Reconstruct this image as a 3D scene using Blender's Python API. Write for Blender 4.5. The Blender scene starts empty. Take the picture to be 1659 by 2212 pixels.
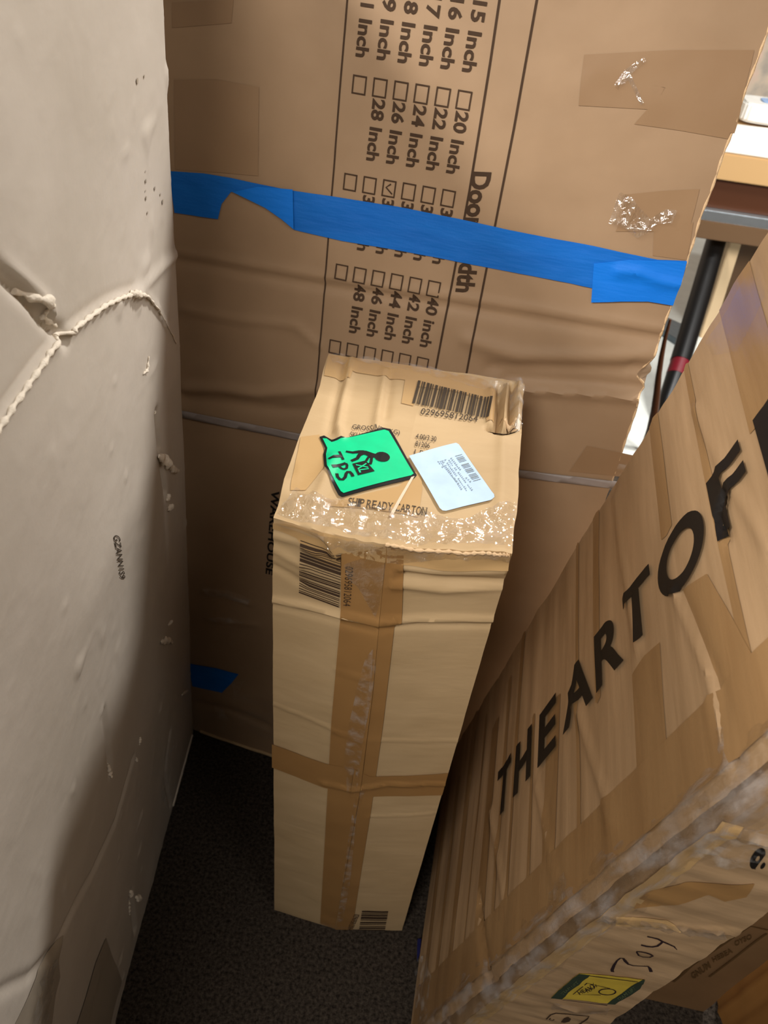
import bpy, bmesh, math, random
import numpy as np
from mathutils import Vector, Matrix

random.seed(7)
scene = bpy.context.scene
COL = scene.collection

# ------------------------------------------------------------------ camera
F, CX, CY, HC = 1660.0, 829.5, 1106.0, 1.5


def cam_dir(x, y):
    v = np.array([(x - CX) / F, (y - CY) / F, 1.0])
    return v / np.linalg.norm(v)


_up = -cam_dir(597, 2930)
_fw = np.array([0, 0, 1.0])
_Y = _fw - _up * np.dot(_fw, _up)
_Y /= np.linalg.norm(_Y)
_X = np.cross(_Y, _up)
R = np.array([_X, _Y, _up])            # camera frame -> world
C = np.array([0, 0, HC])


def ray(x, y):
    return R @ cam_dir(x, y)


def floor_pt(x, y, z=0.0):
    d = ray(x, y)
    return C + d * (z - HC) / d[2]


cam = bpy.data.cameras.new('camera')
cam_ob = bpy.data.objects.new('camera', cam)
COL.objects.link(cam_ob)
xr, yu, zb = R @ np.array([1, 0, 0]), R @ np.array([0, -1, 0]), R @ np.array([0, 0, -1])
m = Matrix.Identity(4)
for i in range(3):
    m[i][0], m[i][1], m[i][2], m[i][3] = xr[i], yu[i], zb[i], C[i]
cam_ob.matrix_world = m
cam.sensor_fit = 'VERTICAL'
cam.sensor_height = 36.0
cam.lens = F / 2212 * 36.0
cam.clip_start = 0.02
cam.dof.use_dof = True
cam.dof.focus_distance = 0.85
cam.dof.aperture_fstop = 9.0
scene.camera = cam_ob

# ------------------------------------------------------------------ light
vs = scene.view_settings
vs.view_transform = 'Standard'
vs.look = 'None'
vs.exposure = 0.0
vs.gamma = 1.0
vs.use_curve_mapping = False
scene.cycles.use_denoising = True
scene.cycles.max_bounces = 7
scene.cycles.transparent_max_bounces = 16
scene.cycles.sample_clamp_indirect = 4.0

world = bpy.data.worlds.new('world')
scene.world = world
world.use_nodes = True
bg = world.node_tree.nodes['Background']
bg.inputs[0].default_value = (1.0, 0.93, 0.84, 1)
bg.inputs[1].default_value = 0.05


def area(name, loc, target, size, power, color=(1, .95, .88)):
    L = bpy.data.lights.new(name, 'AREA')
    L.shape = 'DISK'
    L.size = size
    L.energy = power
    L.color = color
    o = bpy.data.objects.new(name, L)
    COL.objects.link(o)
    o.location = loc
    o.rotation_euler = (Vector(target) - Vector(loc)).to_track_quat('-Z', 'Y').to_euler()
    return o


area('ceiling_lamp_far', (1.2, 2.0, 3.2), (0, .6, .8), .30, 74, (1, .98, .95))
area('ceiling_lamp_near', (-1.9, -.7, 3.0), (.2, .9, .8), .35, 75, (1, .96, .91))
area('added_fill_left', (-.45, -.7, 2.35), (.1, .5, .6), .5, 27, (1, .95, .88))  # added fill from the left, lifts the near panel and lettered face
area('added_fill_front', (.6, -.2, 2.35), (0, .5, .6), .5, 5, (1, .94, .86))  # weak fill light added in front for the narrow carton and near panel
area('added_fill_table', (2.2, 1.6, 2.6), (1.3, 2.9, .6), .6, 45, (1, .97, .93))  # no known source: added to brighten the table and wall behind
area('added_fill_floor_sheet', (1.6, 1.25, 1.5), (1.1, 3.2, .2), .5, 26, (1, .98, .95))  # extra low light, added to brighten the floor sheet under the table

# ------------------------------------------------------------------ numpy noise
_rng = np.random.RandomState(5)
_perm = _rng.permutation(4096)


def vnoise(P, scale, seed=0):
    """smooth value noise in [-1, 1] for an (n, 3) array"""
    Q = np.asarray(P) * scale + seed * 17.31
    i = np.floor(Q).astype(np.int64)
    f = Q - i
    f = f * f * (3 - 2 * f)
    out = np.zeros(len(Q))
    for dx in (0, 1):
        for dy in (0, 1):
            for dz in (0, 1):
                h = _perm[(_perm[(_perm[(i[:, 0] + dx) & 4095] + i[:, 1] + dy) & 4095] + i[:, 2] + dz) & 4095]
                w = (f[:, 0] if dx else 1 - f[:, 0]) * (f[:, 1] if dy else 1 - f[:, 1]) * (f[:, 2] if dz else 1 - f[:, 2])
                out += w * (h / 2047.5 - 1)
    return out


def ridged(P, scale, seed=0):
    return 1 - 2 * np.abs(vnoise(P, scale, seed))


def smooth(x, a, b):
    t = np.clip((x - a) / (b - a), 0, 1)
    return t * t * (3 - 2 * t)


# ------------------------------------------------------------------ surfaces
class Surf:
    """flat face of a carton, dented by the carton's own warp"""

    def __init__(s, P, A, B, N=None, warp=None):
        s.P = np.array(P, float)
        s.A = np.array(A, float) / np.linalg.norm(A)
        B = np.array(B, float)
        B = B - s.A * (B @ s.A)
        s.B = B / np.linalg.norm(B)
        n = np.cross(s.A, s.B)
        s.N = n / np.linalg.norm(n)
        if N is not None and s.N @ np.array(N, float) < 0:
            s.N = -s.N
        s.warp = warp

    def pts(s, ab, eps=0.0):
        ab = np.asarray(ab, float).reshape(-1, 2)
        base = s.P + ab[:, :1] * s.A + ab[:, 1:2] * s.B
        q = s.warp(base) if s.warp else base
        return q + s.N * (eps if np.isscalar(eps) else np.asarray(eps)[:, None])

    def inv(s, x, y):
        off = 0.0
        d = ray(x, y)
        for _ in range(5):
            t = ((s.P + s.N * off) - C) @ s.N / (d @ s.N)
            q = C + d * t - s.P
            a, b = q @ s.A, q @ s.B
            off = (s.pts([[a, b]])[0] - (s.P + s.A * a + s.B * b)) @ s.N
        return (a, b)

    def base3(s, x, y):
        a, b = s.inv(x, y)
        return s.P + s.A * a + s.B * b


def seg_dist(P, line):
    """distance of each point to a 3D polyline"""
    best = np.full(len(P), 1e9)
    for p, q in zip(line[:-1], line[1:]):
        p, q = np.array(p), np.array(q)
        d = q - p
        t = np.clip(((P - p) @ d) / max(d @ d, 1e-12), 0, 1)
        best = np.minimum(best, np.linalg.norm(P - (p + t[:, None] * d), axis=1))
    return best


def crease(P, line, width, amp):
    lo, hi = np.min(line, 0) - 3 * width, np.max(line, 0) + 3 * width
    msk = np.all((P > lo) & (P < hi), axis=1)
    out = np.zeros(len(P))
    if msk.any():
        out[msk] = amp * np.exp(-(seg_dist(P[msk], line) / width) ** 2)
    return out


# ------------------------------------------------------------------ objects
def link(name, me, mat=None, parent=None):
    o = bpy.data.objects.new(name, me)
    COL.objects.link(o)
    if mat is not None:
        for mm in (mat if isinstance(mat, (list, tuple)) else [mat]):
            me.materials.append(mm)
    if parent is not None:
        o.parent = parent
    return o


def thing(name, label, cat, group=None):
    o = bpy.data.objects.new(name, None)
    o.empty_display_size = .05
    COL.objects.link(o)
    o['label'] = label
    o['category'] = cat
    if group:
        o['group'] = group
    return o


def tag(o, label, cat, group=None):
    o['label'] = label
    o['category'] = cat
    if group:
        o['group'] = group
    return o


def mesh_obj(name, verts, faces, mat, parent=None, smooth_=True, uv=None, sharp=None):
    me = bpy.data.meshes.new(name)
    me.from_pydata([tuple(v) for v in verts], [], [tuple(f) for f in faces])
    if uv is not None:
        l = me.uv_layers.new(name='m')
        idx = np.empty(len(me.loops), dtype=np.int64)
        me.loops.foreach_get('vertex_index', idx)
        l.data.foreach_set('uv', np.asarray(uv, float)[idx].ravel())
    if smooth_:
        me.polygons.foreach_set('use_smooth', [True] * len(me.polygons))
        if sharp:
            me.set_sharp_from_angle(angle=math.radians(sharp))
    me.update()
    return link(name, me, mat, parent)


def shell(name, quads, warp, mat, parent, extra_faces=(), sharp=50):
    """closed carton body from bilinear quads (c00, c10, c11, c01, nu, nv[, uvorigin])"""
    V, Fc, UV = [], [], []
    off = 0
    for (c00, c10, c11, c01, nu, nv) in quads:
        c00, c10, c11, c01 = map(np.array, (c00, c10, c11, c01))
        u = np.linspace(0, 1, nu + 1)
        v = np.linspace(0, 1, nv + 1)
        U, W = np.meshgrid(u, v, indexing='ij')
        U, W = U.ravel()[:, None], W.ravel()[:, None]
        P = c00 * (1 - U) * (1 - W) + c10 * U * (1 - W) + c11 * U * W + c01 * (1 - U) * W
        V.append(P)
        LU, LV = np.linalg.norm(c10 - c00), np.linalg.norm(c01 - c00)
        UV.append(np.hstack([U * LU, W * LV]))
        i, j = np.meshgrid(np.arange(nu), np.arange(nv), indexing='ij')
        a = off + i * (nv + 1) + j
        Fc.append(np.stack([a, a + nv + 1, a + nv + 2, a + 1], -1).reshape(-1, 4))
        off += (nu + 1) * (nv + 1)
    V = np.vstack(V)
    UV = np.vstack(UV)
    if warp:
        V = warp(V)
    Fc = np.vstack(Fc)
    me = bpy.data.meshes.new(name)
    me.from_pydata(V.tolist(), [], Fc.tolist())
    l = me.uv_layers.new(name='m')
    idx = np.empty(len(me.loops), dtype=np.int64)
    me.loops.foreach_get('vertex_index', idx)
    l.data.foreach_set('uv', UV[idx].ravel())
    bm = bmesh.new()
    bm.from_mesh(me)
    bmesh.ops.remove_doubles(bm, verts=bm.verts, dist=2e-4)
    for fc in extra_faces:
        pass
    bmesh.ops.recalc_face_normals(bm, faces=bm.faces)
    bm.to_mesh(me)
    bm.free()
    me.polygons.foreach_set('use_smooth', [True] * len(me.polygons))
    me.set_sharp_from_angle(angle=math.radians(sharp))
    me.update()
    return link(name, me, mat, parent)


class Flat:
    """collects flat shapes in a face's own 2D metres, then drapes them on it"""

    def __init__(s):
        s.bm = bmesh.new()
        s.mi = 0

    def poly(s, pts, mi=0):
        vs_ = [s.bm.verts.new((p[0], p[1], 0)) for p in pts]
        try:
            f = s.bm.faces.new(vs_)
            f.material_index = mi
        except ValueError:
            pass
        return s

    def px(s, surf, pts, mi=0):
        return s.poly([surf.inv(*p) for p in pts], mi)

    def stroke(s, pts, w, mi=0, taper=None):
        pts = [np.array(p, float) for p in pts]
        L, Rr = [], []
        for i, p in enumerate(pts):
            a = pts[max(i - 1, 0)]
            b = pts[min(i + 1, len(pts) - 1)]
            d = (b - a) / (np.linalg.norm(b - a) + 1e-12)
            n = np.array([-d[1], d[0]]) * w / 2
            if taper:
                n = n * taper[i]
            L.append(p + n)
            Rr.append(p - n)
        for i in range(len(pts) - 1):
            s.poly([L[i], L[i + 1], Rr[i + 1], Rr[i]], mi)
        return s

    def rect(s, a0, b0, a1, b1, mi=0):
        return s.poly([(a0, b0), (a1, b0), (a1, b1), (a0, b1)], mi)

    def frame(s, a0, b0, a1, b1, w, mi=0):
        s.stroke([(a0, b0), (a1, b0)], w, mi).stroke([(a0, b1), (a1, b1)], w, mi)
        return s.stroke([(a0, b0 - w / 2), (a0, b1 + w / 2)], w, mi).stroke([(a1, b0 - w / 2), (a1, b1 + w / 2)], w, mi)

    def text(s, string, p0, p1, p2, mi=0, bold=0.0, keep_aspect=False, shear=0):
        """p0 baseline start, p1 baseline end, p2 top above the start (2D metres)"""
        cu = bpy.data.curves.new('t', 'FONT')
        cu.body = string
        cu.size = 1
        cu.offset = bold
        cu.resolution_u = 3 if len(string) > 1 else 9
        cu.shear = shear
        ob = bpy.data.objects.new('t', cu)
        COL.objects.link(ob)
        dg = bpy.context.evaluated_depsgraph_get()
        me = ob.evaluated_get(dg).to_mesh()
        co = np.array([v.co[:2] for v in me.vertices])
        fs = [tuple(p.vertices) for p in me.polygons]
        ob.evaluated_get(dg).to_mesh_clear()
        bpy.data.objects.remove(ob)
        bpy.data.curves.remove(cu)
        x0, x1 = co[:, 0].min(), co[:, 0].max()
        y1 = co[:, 1].max()
        y0 = min(0, co[:, 1].min()) if co[:, 1].min() < -.08 else co[:, 1].min()
        p0, p1, p2 = map(lambda q: np.array(q, float), (p0, p1, p2))
        U = (co[:, :1] - x0) / (x1 - x0)
        W = (co[:, 1:2] - y0) / (y1 - y0)
        q = p0 + U * (p1 - p0) + W * (p2 - p0)
        vs_ = [s.bm.verts.new((a, b, 0)) for a, b in q]
        for f in fs:
            try:
                nf = s.bm.faces.new([vs_[i] for i in f])
                nf.material_index = mi
            except ValueError:
                pass
        return s

    def bars(s, a0, b0, a1, b1, seq, along='a', mi=0):
        """a barcode: bars laid along a (or b) from a weight list"""
        tot = sum(seq)
        t = 0
        for k, w in enumerate(seq):
            if k % 2 == 0:
                if along == 'a':
                    x0 = a0 + (a1 - a0) * t / tot
                    x1 = a0 + (a1 - a0) * (t + w) / tot
                    s.rect(x0, b0, x1, b1, mi)
                else:
                    y0 = b0 + (b1 - b0) * t / tot
                    y1 = b0 + (b1 - b0) * (t + w) / tot
                    s.rect(a0, y0, a1, y1, mi)
            t += w
        return s

    def drape(s, name, surf, eps, mat, parent, step=.012, disp=None, thick=0, sm=True):
        bm = s.bm
        if not bm.verts:
            return None
        bmesh.ops.triangulate(bm, faces=[f for f in bm.faces if len(f.verts) > 4])
        if step:
            co = np.array([v.co[:2] for v in bm.verts])
            for ax in (0, 1):
                lo, hi = co[:, ax].min(), co[:, ax].max()
                n = int((hi - lo) / step)
                for k in range(1, n + 1):
                    c = lo + (hi - lo) * k / (n + 1)
                    pc = (c, 0, 0) if ax == 0 else (0, c, 0)
                    no = (1, 0, 0) if ax == 0 else (0, 1, 0)
                    bmesh.ops.bisect_plane(bm, geom=bm.verts[:] + bm.edges[:] + bm.faces[:], dist=1e-7,
                                           plane_co=pc, plane_no=no)
        bmesh.ops.remove_doubles(bm, verts=bm.verts, dist=1e-6)
        ab = np.array([v.co[:2] for v in bm.verts])
        e = eps
        if disp is not None:
            e = eps + disp(ab)
        P = surf.pts(ab, e)
        uvl = bm.loops.layers.uv.new('m')
        for f in bm.faces:
            for l in f.loops:
                l[uvl].uv = l.vert.co[:2]
        for v, p in zip(bm.verts, P):
            v.co = p
        for f in bm.faces:
            f.normal_update()
            if f.normal.dot(Vector(surf.N)) < 0:
                f.normal_flip()
            f.smooth = sm
        if thick:
            g = bmesh.ops.extrude_face_region(bm, geom=bm.faces[:])
            for v in [x for x in g['geom'] if isinstance(x, bmesh.types.BMVert)]:
                v.co += Vector(surf.N) * thick
        me = bpy.data.meshes.new(name)
        bm.to_mesh(me)
        bm.free()
        s.bm = None
        return link(name, me, mat, parent)


def ridge_obj(name, pts3, rad, mat, parent, sides=8):
    """a soft tube through 3D points"""
    V, Fc = [], []
    n = len(pts3)
    pts3 = [np.array(p, float) for p in pts3]
    rad = [rad] * n if np.isscalar(rad) else rad
    for i, p in enumerate(pts3):
        d = pts3[min(i + 1, n - 1)] - pts3[max(i - 1, 0)]
        d /= np.linalg.norm(d) + 1e-12
        a = np.cross(d, [0.31, .17, .93])
        a /= np.linalg.norm(a)
        b = np.cross(d, a)
        for k in range(sides):
            t = 2 * math.pi * k / sides
            V.append(p + (a * math.cos(t) + b * math.sin(t)) * rad[i])
    for i in range(n - 1):
        for k in range(sides):
            k2 = (k + 1) % sides
            Fc.append((i * sides + k, i * sides + k2, (i + 1) * sides + k2, (i + 1) * sides + k))
    Fc.append(tuple(range(sides))[::-1])
    Fc.append(tuple((n - 1) * sides + k for k in range(sides)))
    return mesh_obj(name, V, Fc, mat, parent, True, sharp=60)


def prism(name, ring, off, mat, parent=None, bevel=.002, smooth_=False):
    """a solid from a planar ring of 3D points, pushed back by off"""
    bm = bmesh.new()
    a = [bm.verts.new(tuple(p)) for p in ring]
    b = [bm.verts.new(tuple(np.array(p) + np.array(off))) for p in ring]
    bm.faces.new(a)
    bm.faces.new(b[::-1])
    n = len(a)
    for i in range(n):
        bm.faces.new((a[i], b[i], b[(i + 1) % n], a[(i + 1) % n]))
    bmesh.ops.recalc_face_normals(bm, faces=bm.faces)
    if bevel:
        bmesh.ops.bevel(bm, geom=bm.edges[:], offset=bevel, segments=2, affect='EDGES', clamp_overlap=True)
    me = bpy.data.meshes.new(name)
    bm.to_mesh(me)
    bm.free()
    return link(name, me, mat, parent)


# ------------------------------------------------------------------ materials
def new_mat(name):
    mt = bpy.data.materials.new(name)
    mt.use_nodes = True
    nt = mt.node_tree
    nt.nodes.clear()
    out = nt.nodes.new('ShaderNodeOutputMaterial')
    return mt, nt, out


def N(nt, t, **kw):
    n = nt.nodes.new(t)
    for k, v in kw.items():
        if k in n.inputs:
            n.inputs[k].default_value = v
        else:
            setattr(n, k, v)
    return n


def rgb(r, g, b):
    """sRGB 0-255 to linear"""
    f = lambda c: (c / 255 / 12.92) if c / 255 <= .04045 else ((c / 255 + .055) / 1.055) ** 2.4
    return (f(r), f(g), f(b), 1)


def paper(name, c1, c2, rough=.7, bump=.15, streak=(1, 1), sscale=6, fine=400, coat=0.0, spec=.35, blotch=None):
    mt, nt, out = new_mat(name)
    L = nt.links.new
    p = N(nt, 'ShaderNodeBsdfPrincipled', Roughness=rough)
    p.inputs['Specular IOR Level'].default_value = spec
    p.inputs['Coat Weight'].default_value = coat
    p.inputs['Coat Roughness'].default_value = .25
    uv = N(nt, 'ShaderNodeUVMap', uv_map='m')
    mp = N(nt, 'ShaderNodeMapping')
    mp.inputs['Scale'].default_value = (streak[0], streak[1], 1)
    L(uv.outputs[0], mp.inputs[0])
    n1 = N(nt, 'ShaderNodeTexNoise', Scale=sscale, Detail=5.0, Roughness=.55)
    L(mp.outputs[0], n1.inputs['Vector'])
    cr = N(nt, 'ShaderNodeValToRGB')
    cr.color_ramp.elements[0].position = .32
    cr.color_ramp.elements[1].position = .68
    cr.color_ramp.elements[0].color = c1
    cr.color_ramp.elements[1].color = c2
    L(n1.outputs['Fac'], cr.inputs[0])
    L(cr.outputs[0], p.inputs['Base Color'])
    n2 = N(nt, 'ShaderNodeTexNoise', Scale=fine, Detail=2.0)
    L(uv.outputs[0], n2.inputs['Vector'])
    n3 = N(nt, 'ShaderNodeTexNoise', Scale=22.0, Detail=3.0)
    L(mp.outputs[0], n3.inputs['Vector'])
    ad = N(nt, 'ShaderNodeMath', operation='MULTIPLY_ADD')
    ad.inputs[1].default_value = .12
    L(n2.outputs['Fac'], ad.inputs[0])
    L(n3.outputs['Fac'], ad.inputs[2])
    b = N(nt, 'ShaderNodeBump', Strength=bump, Distance=.004)
    L(ad.outputs[0], b.inputs['Height'])
    L(b.outputs[0], p.inputs['Normal'])
    L(p.outputs[0], out.inputs[0])
    return mt


def solid(name, c, rough=.6, metal=0, spec=.4, bumps=0, bscale=60, coat=0):
    mt, nt, out = new_mat(name)
    L = nt.links.new
    p = N(nt, 'ShaderNodeBsdfPrincipled', Roughness=rough, Metallic=metal)
    p.inputs['Specular IOR Level'].default_value = spec
    p.inputs['Coat Weight'].default_value = coat
    tc = N(nt, 'ShaderNodeTexCoord')
    nz = N(nt, 'ShaderNodeTexNoise', Scale=bscale, Detail=4.0)
    L(tc.outputs['Object'], nz.inputs['Vector'])
    mx = N(nt, 'ShaderNodeMix', data_type='RGBA')
    mx.inputs['A'].default_value = tuple(x * .85 for x in c[:3]) + (1,)
    mx.inputs['B'].default_value = tuple(min(1, x * 1.12) for x in c[:3]) + (1,)
    L(nz.outputs['Fac'], mx.inputs['Factor'])
    L(mx.outputs['Result'], p.inputs['Base Color'])
    if bumps:
        b = N(nt, 'ShaderNodeBump', Strength=bumps, Distance=.003)
        L(nz.outputs['Fac'], b.inputs['Height'])
        L(b.outputs[0], p.inputs['Normal'])
    L(p.outputs[0], out.inputs[0])
    return mt


def clear_film(name, haze=.10, gloss=.22, rough=.12, bscale=120, bump=.6, tint=(1, 1, 1), stretch=(1, 1), veil=(.8, .78, .75)):
    """thin clear plastic: mostly see-through, glossy, a little milky"""
    mt, nt, out = new_mat(name)
    L = nt.links.new
    uv = N(nt, 'ShaderNodeUVMap', uv_map='m')
    mp = N(nt, 'ShaderNodeMapping')
    mp.inputs['Scale'].default_value = (stretch[0], stretch[1], 1)
    L(uv.outputs[0], mp.inputs[0])
    nz = N(nt, 'ShaderNodeTexNoise', Scale=bscale, Detail=3.0, Distortion=.6)
    L(mp.outputs[0], nz.inputs['Vector'])
    b = N(nt, 'ShaderNodeBump', Strength=bump, Distance=.003)
    L(nz.outputs['Fac'], b.inputs['Height'])
    tr = N(nt, 'ShaderNodeBsdfTransparent')
    tr.inputs[0].default_value = tint + (1,)
    gl = N(nt, 'ShaderNodeBsdfGlossy', Roughness=rough)
    gl.inputs[0].default_value = (1, 1, 1, 1)
    df = N(nt, 'ShaderNodeBsdfDiffuse')
    df.inputs[0].default_value = veil + (1,)
    L(b.outputs[0], gl.inputs['Normal'])
    L(b.outputs[0], df.inputs['Normal'])
    nz2 = N(nt, 'ShaderNodeTexNoise', Scale=bscale * .35, Detail=4.0)
    L(mp.outputs[0], nz2.inputs['Vector'])
    rp = N(nt, 'ShaderNodeMapRange')
    rp.inputs['From Min'].default_value = .45
    rp.inputs['From Max'].default_value = .7
    rp.inputs['To Max'].default_value = haze
    L(nz2.outputs['Fac'], rp.inputs['Value'])
    m1 = N(nt, 'ShaderNodeMixShader')
    L(rp.outputs[0], m1.inputs[0])
    L(tr.outputs[0], m1.inputs[1])
    L(df.outputs[0], m1.inputs[2])
    m2 = N(nt, 'ShaderNodeMixShader')
    m2.inputs[0].default_value = gloss
    L(m1.outputs[0], m2.inputs[1])
    L(gl.outputs[0], m2.inputs[2])
    L(m2.outputs[0], out.inputs[0])
    return mt


M = {}
M['kraft_back'] = paper('kraft_back', rgb(150, 123, 95), rgb(163, 135, 106), .62, .12)
M['kraft_tall'] = paper('kraft_tall', rgb(184, 156, 116), rgb(196, 168, 128), .68, .15, streak=(1, 3))
M['kraft_right'] = paper('kraft_right', rgb(158, 128, 94), rgb(184, 152, 116), .5, .12, streak=(.5, 5), sscale=5)
M['kraft_joy'] = paper('kraft_joy', rgb(186, 152, 114), rgb(200, 168, 130), .6, .15, streak=(1, 3))
M['kraft_dark'] = paper('kraft_dark', rgb(122, 92, 60), rgb(136, 104, 70), .7, .12)
M['kraft_orange'] = paper('kraft_orange', rgb(150, 104, 52), rgb(164, 118, 66), .6, .1)
M['grey_board'] = paper('grey_board', rgb(188, 178, 164), rgb(200, 190, 177), .55, .22, sscale=5, fine=260)
M['tan_tape'] = paper('tan_tape', rgb(154, 114, 68), rgb(164, 124, 76), .32, .10, coat=.25)
M['tan_tape_right'] = paper('tan_tape_right', rgb(146, 112, 74), rgb(158, 124, 84), .32, .10, coat=.2, streak=(.5, 5))
M['tan_tape_pale'] = paper('tan_tape_pale', rgb(186, 150, 102), rgb(194, 160, 112), .32, .10, coat=.25)
M['tan_tape_back'] = paper('tan_tape_back', rgb(144, 115, 86), rgb(151, 122, 92), .38, .08, coat=.15)
M['tan_tape_grey'] = paper('tan_tape_grey', rgb(162, 150, 134), rgb(172, 160, 142), .35, .1, coat=.2)
M['blue_tape'] = paper('blue_tape', rgb(8, 98, 190), rgb(14, 108, 202), .6, .25, streak=(1, 6), spec=.25)
M['blue_tape_bright'] = paper('blue_tape_bright', rgb(6, 112, 216), rgb(12, 120, 226), .55, .2, streak=(1, 6), spec=.25)  # brighter blue, for the fold and the right end piece
M['strap'] = solid('strap', rgb(150, 140, 136), .4, coat=.3)
M['ink_soft'] = solid('ink_soft', rgb(70, 54, 42), .8, spec=.1)
M['ink'] = solid('ink', rgb(22, 19, 18), .45, spec=.35)
M['ink_mid'] = solid('ink_mid', rgb(78, 68, 58), .8, spec=.1)
M['ink_faint'] = solid('ink_faint', rgb(96, 72, 44), .8, spec=.1)
M['ink_grey'] = solid('ink_grey', rgb(138, 150, 156), .8, spec=.1)
M['ink_pen'] = solid('ink_pen', rgb(38, 22, 26), .6)
M['label_black'] = solid('label_black', rgb(18, 22, 22), .4, coat=.3)
M['label_green'] = solid('label_green', rgb(0, 205, 140), .45, coat=.2)
M['label_white'] = solid('label_white', rgb(188, 214, 242), .5)
M['label_yellow'] = solid('label_yellow', rgb(200, 172, 62), .5, bscale=90)
M['label_dark'] = solid('label_dark', rgb(44, 58, 44), .5, bscale=120)
M['label_dark_ink'] = solid('label_dark_ink', rgb(96, 110, 76), .5)
M['film'] = clear_film('film', .22, .05, .12, 160, .8)
M['film_glint'] = clear_film('film_glint', .12, .16, .07, 120, 1.0)
M['stretch'] = clear_film('stretch', .18, .10, .08, 60, .8, stretch=(1, 1.6), veil=(.72, .70, .70))
M['film_flat'] = clear_film('film_flat', .07, .04, .2, 30, .3, stretch=(1, 6))
M['film_painted_sheen'] = clear_film('film_painted_sheen', .14, .06, .25, 14, .3, veil=(.62, .56, .58))  # clear film; its purplish reflection is painted in as a mauve veil
M['torn'] = solid('torn', rgb(226, 214, 196), .85, bumps=.4, bscale=300)
M['torn_kraft'] = solid('torn_kraft', rgb(214, 182, 142), .85, bumps=.4, bscale=300)
M['wood_pale'] = paper('wood_pale', rgb(176, 138, 90), rgb(196, 160, 112), .5, .1, streak=(1, 8))
M['wood_leg'] = paper('wood_leg', rgb(214, 184, 142), rgb(228, 202, 164), .5, .1, streak=(8, 1))
M['wood_dark'] = paper('wood_dark', rgb(66, 34, 16), rgb(84, 48, 26), .45, .1, streak=(1, 8))
M['wood_mid'] = paper('wood_mid', rgb(92, 68, 46), rgb(108, 82, 56), .5, .1, streak=(1, 8))
M['black_metal'] = solid('black_metal', rgb(14, 13, 13), .4)
M['grey_metal'] = solid('grey_metal', rgb(90, 100, 106), .35, metal=.4, bumps=.3, bscale=80)
M['chrome'] = solid('chrome', rgb(180, 185, 188), .25, metal=.8, bumps=.6, bscale=30)
M['red'] = solid('red', rgb(110, 12, 28), .45)
M['white_plastic'] = solid('white_plastic', rgb(224, 228, 222), .45, bumps=.3, bscale=18)
M['white_sheet'] = solid('white_sheet', rgb(238, 238, 232), .4, bumps=.2, bscale=14)
M['blue_spot'] = solid('blue_spot', rgb(150, 180, 220), .5)


def carpet():
    mt, nt, out = new_mat('carpet')
    L = nt.links.new
    p = N(nt, 'ShaderNodeBsdfPrincipled', Roughness=1.0)
    p.inputs['Specular IOR Level'].default_value = .1
    tc = N(nt, 'ShaderNodeTexCoord')
    n1 = N(nt, 'ShaderNodeTexNoise', Scale=170.0, Detail=5.0, Roughness=.7)
    n2 = N(nt, 'ShaderNodeTexNoise', Scale=9.0, Detail=3.0)
    L(tc.outputs['Object'], n1.inputs['Vector'])
    L(tc.outputs['Object'], n2.inputs['Vector'])
    cr = N(nt, 'ShaderNodeValToRGB')
    e = cr.color_ramp.elements
    e[0].position, e[0].color = .36, rgb(34, 28, 24)
    e[1].position, e[1].color = .66, rgb(86, 76, 66)
    L(n1.outputs['Fac'], cr.inputs[0])
    mx = N(nt, 'ShaderNodeMix', data_type='RGBA', blend_type='MULTIPLY')
    mx.inputs['Factor'].default_value = .6
    L(cr.outputs[0], mx.inputs['A'])
    cr2 = N(nt, 'ShaderNodeValToRGB')
    cr2.color_ramp.elements[0].color = (.55, .6, .62, 1)
    cr2.color_ramp.elements[1].color = (1, 1, 1, 1)
    L(n2.outputs['Fac'], cr2.inputs[0])
    L(cr2.outputs[0], mx.inputs['B'])
    L(mx.outputs['Result'], p.inputs['Base Color'])
    b = N(nt, 'ShaderNodeBump', Strength=.9, Distance=.006)
    L(n1.outputs['Fac'], b.inputs['Height'])
    L(b.outputs[0], p.inputs['Normal'])
    L(p.outputs[0], out.inputs[0])
    return mt


def blotchy_wall():
    mt, nt, out = new_mat('patterned_wall')
    L = nt.links.new
    p = N(nt, 'ShaderNodeBsdfPrincipled', Roughness=.7)
    tc = N(nt, 'ShaderNodeTexCoord')
    n1 = N(nt, 'ShaderNodeTexNoise', Scale=9.0, Detail=3.0)
    L(tc.outputs['Object'], n1.inputs['Vector'])
    cr = N(nt, 'ShaderNodeValToRGB')
    e = cr.color_ramp.elements
    e[0].position, e[0].color = .36, rgb(190, 178, 164)
    e[1].position, e[1].color = .5, rgb(222, 204, 182)
    x = e.new(.62)
    x.color = rgb(238, 206, 184)
    L(n1.outputs['Fac'], cr.inputs[0])
    L(cr.outputs[0], p.inputs['Base Color'])
    L(p.outputs[0], out.inputs[0])
    return mt


# ------------------------------------------------------------------ setting
fl = mesh_obj('floor', [(-3, -2.5, 0), (5, -2.5, 0), (5, 5, 0), (-3, 5, 0)], [(0, 1, 2, 3)], carpet(), None, False)
fl['kind'] = 'structure'
wb = prism('wall_back', [(-3, 4.6, 0), (5, 4.6, 0), (5, 4.6, 3.2), (-3, 4.6, 3.2)], (0, .1, 0), blotchy_wall(), None, 0)
wb['kind'] = 'structure'

# ================================================================== BACK CARTON
Bd = R @ cam_dir(490, 3650)
bh = np.array([.985, -.165, 0])
bh /= np.linalg.norm(bh)
bu = -Bd
bu = bu - bh * (bu @ bh)
bu /= np.linalg.norm(bu)
bn = np.cross(bh, bu)
B0 = floor_pt(590, 1625)
back_flat = Surf(B0, bh, bu, bn)


def pl3(surf, pts):
    return np.array([surf.base3(*p) for p in pts])


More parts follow.
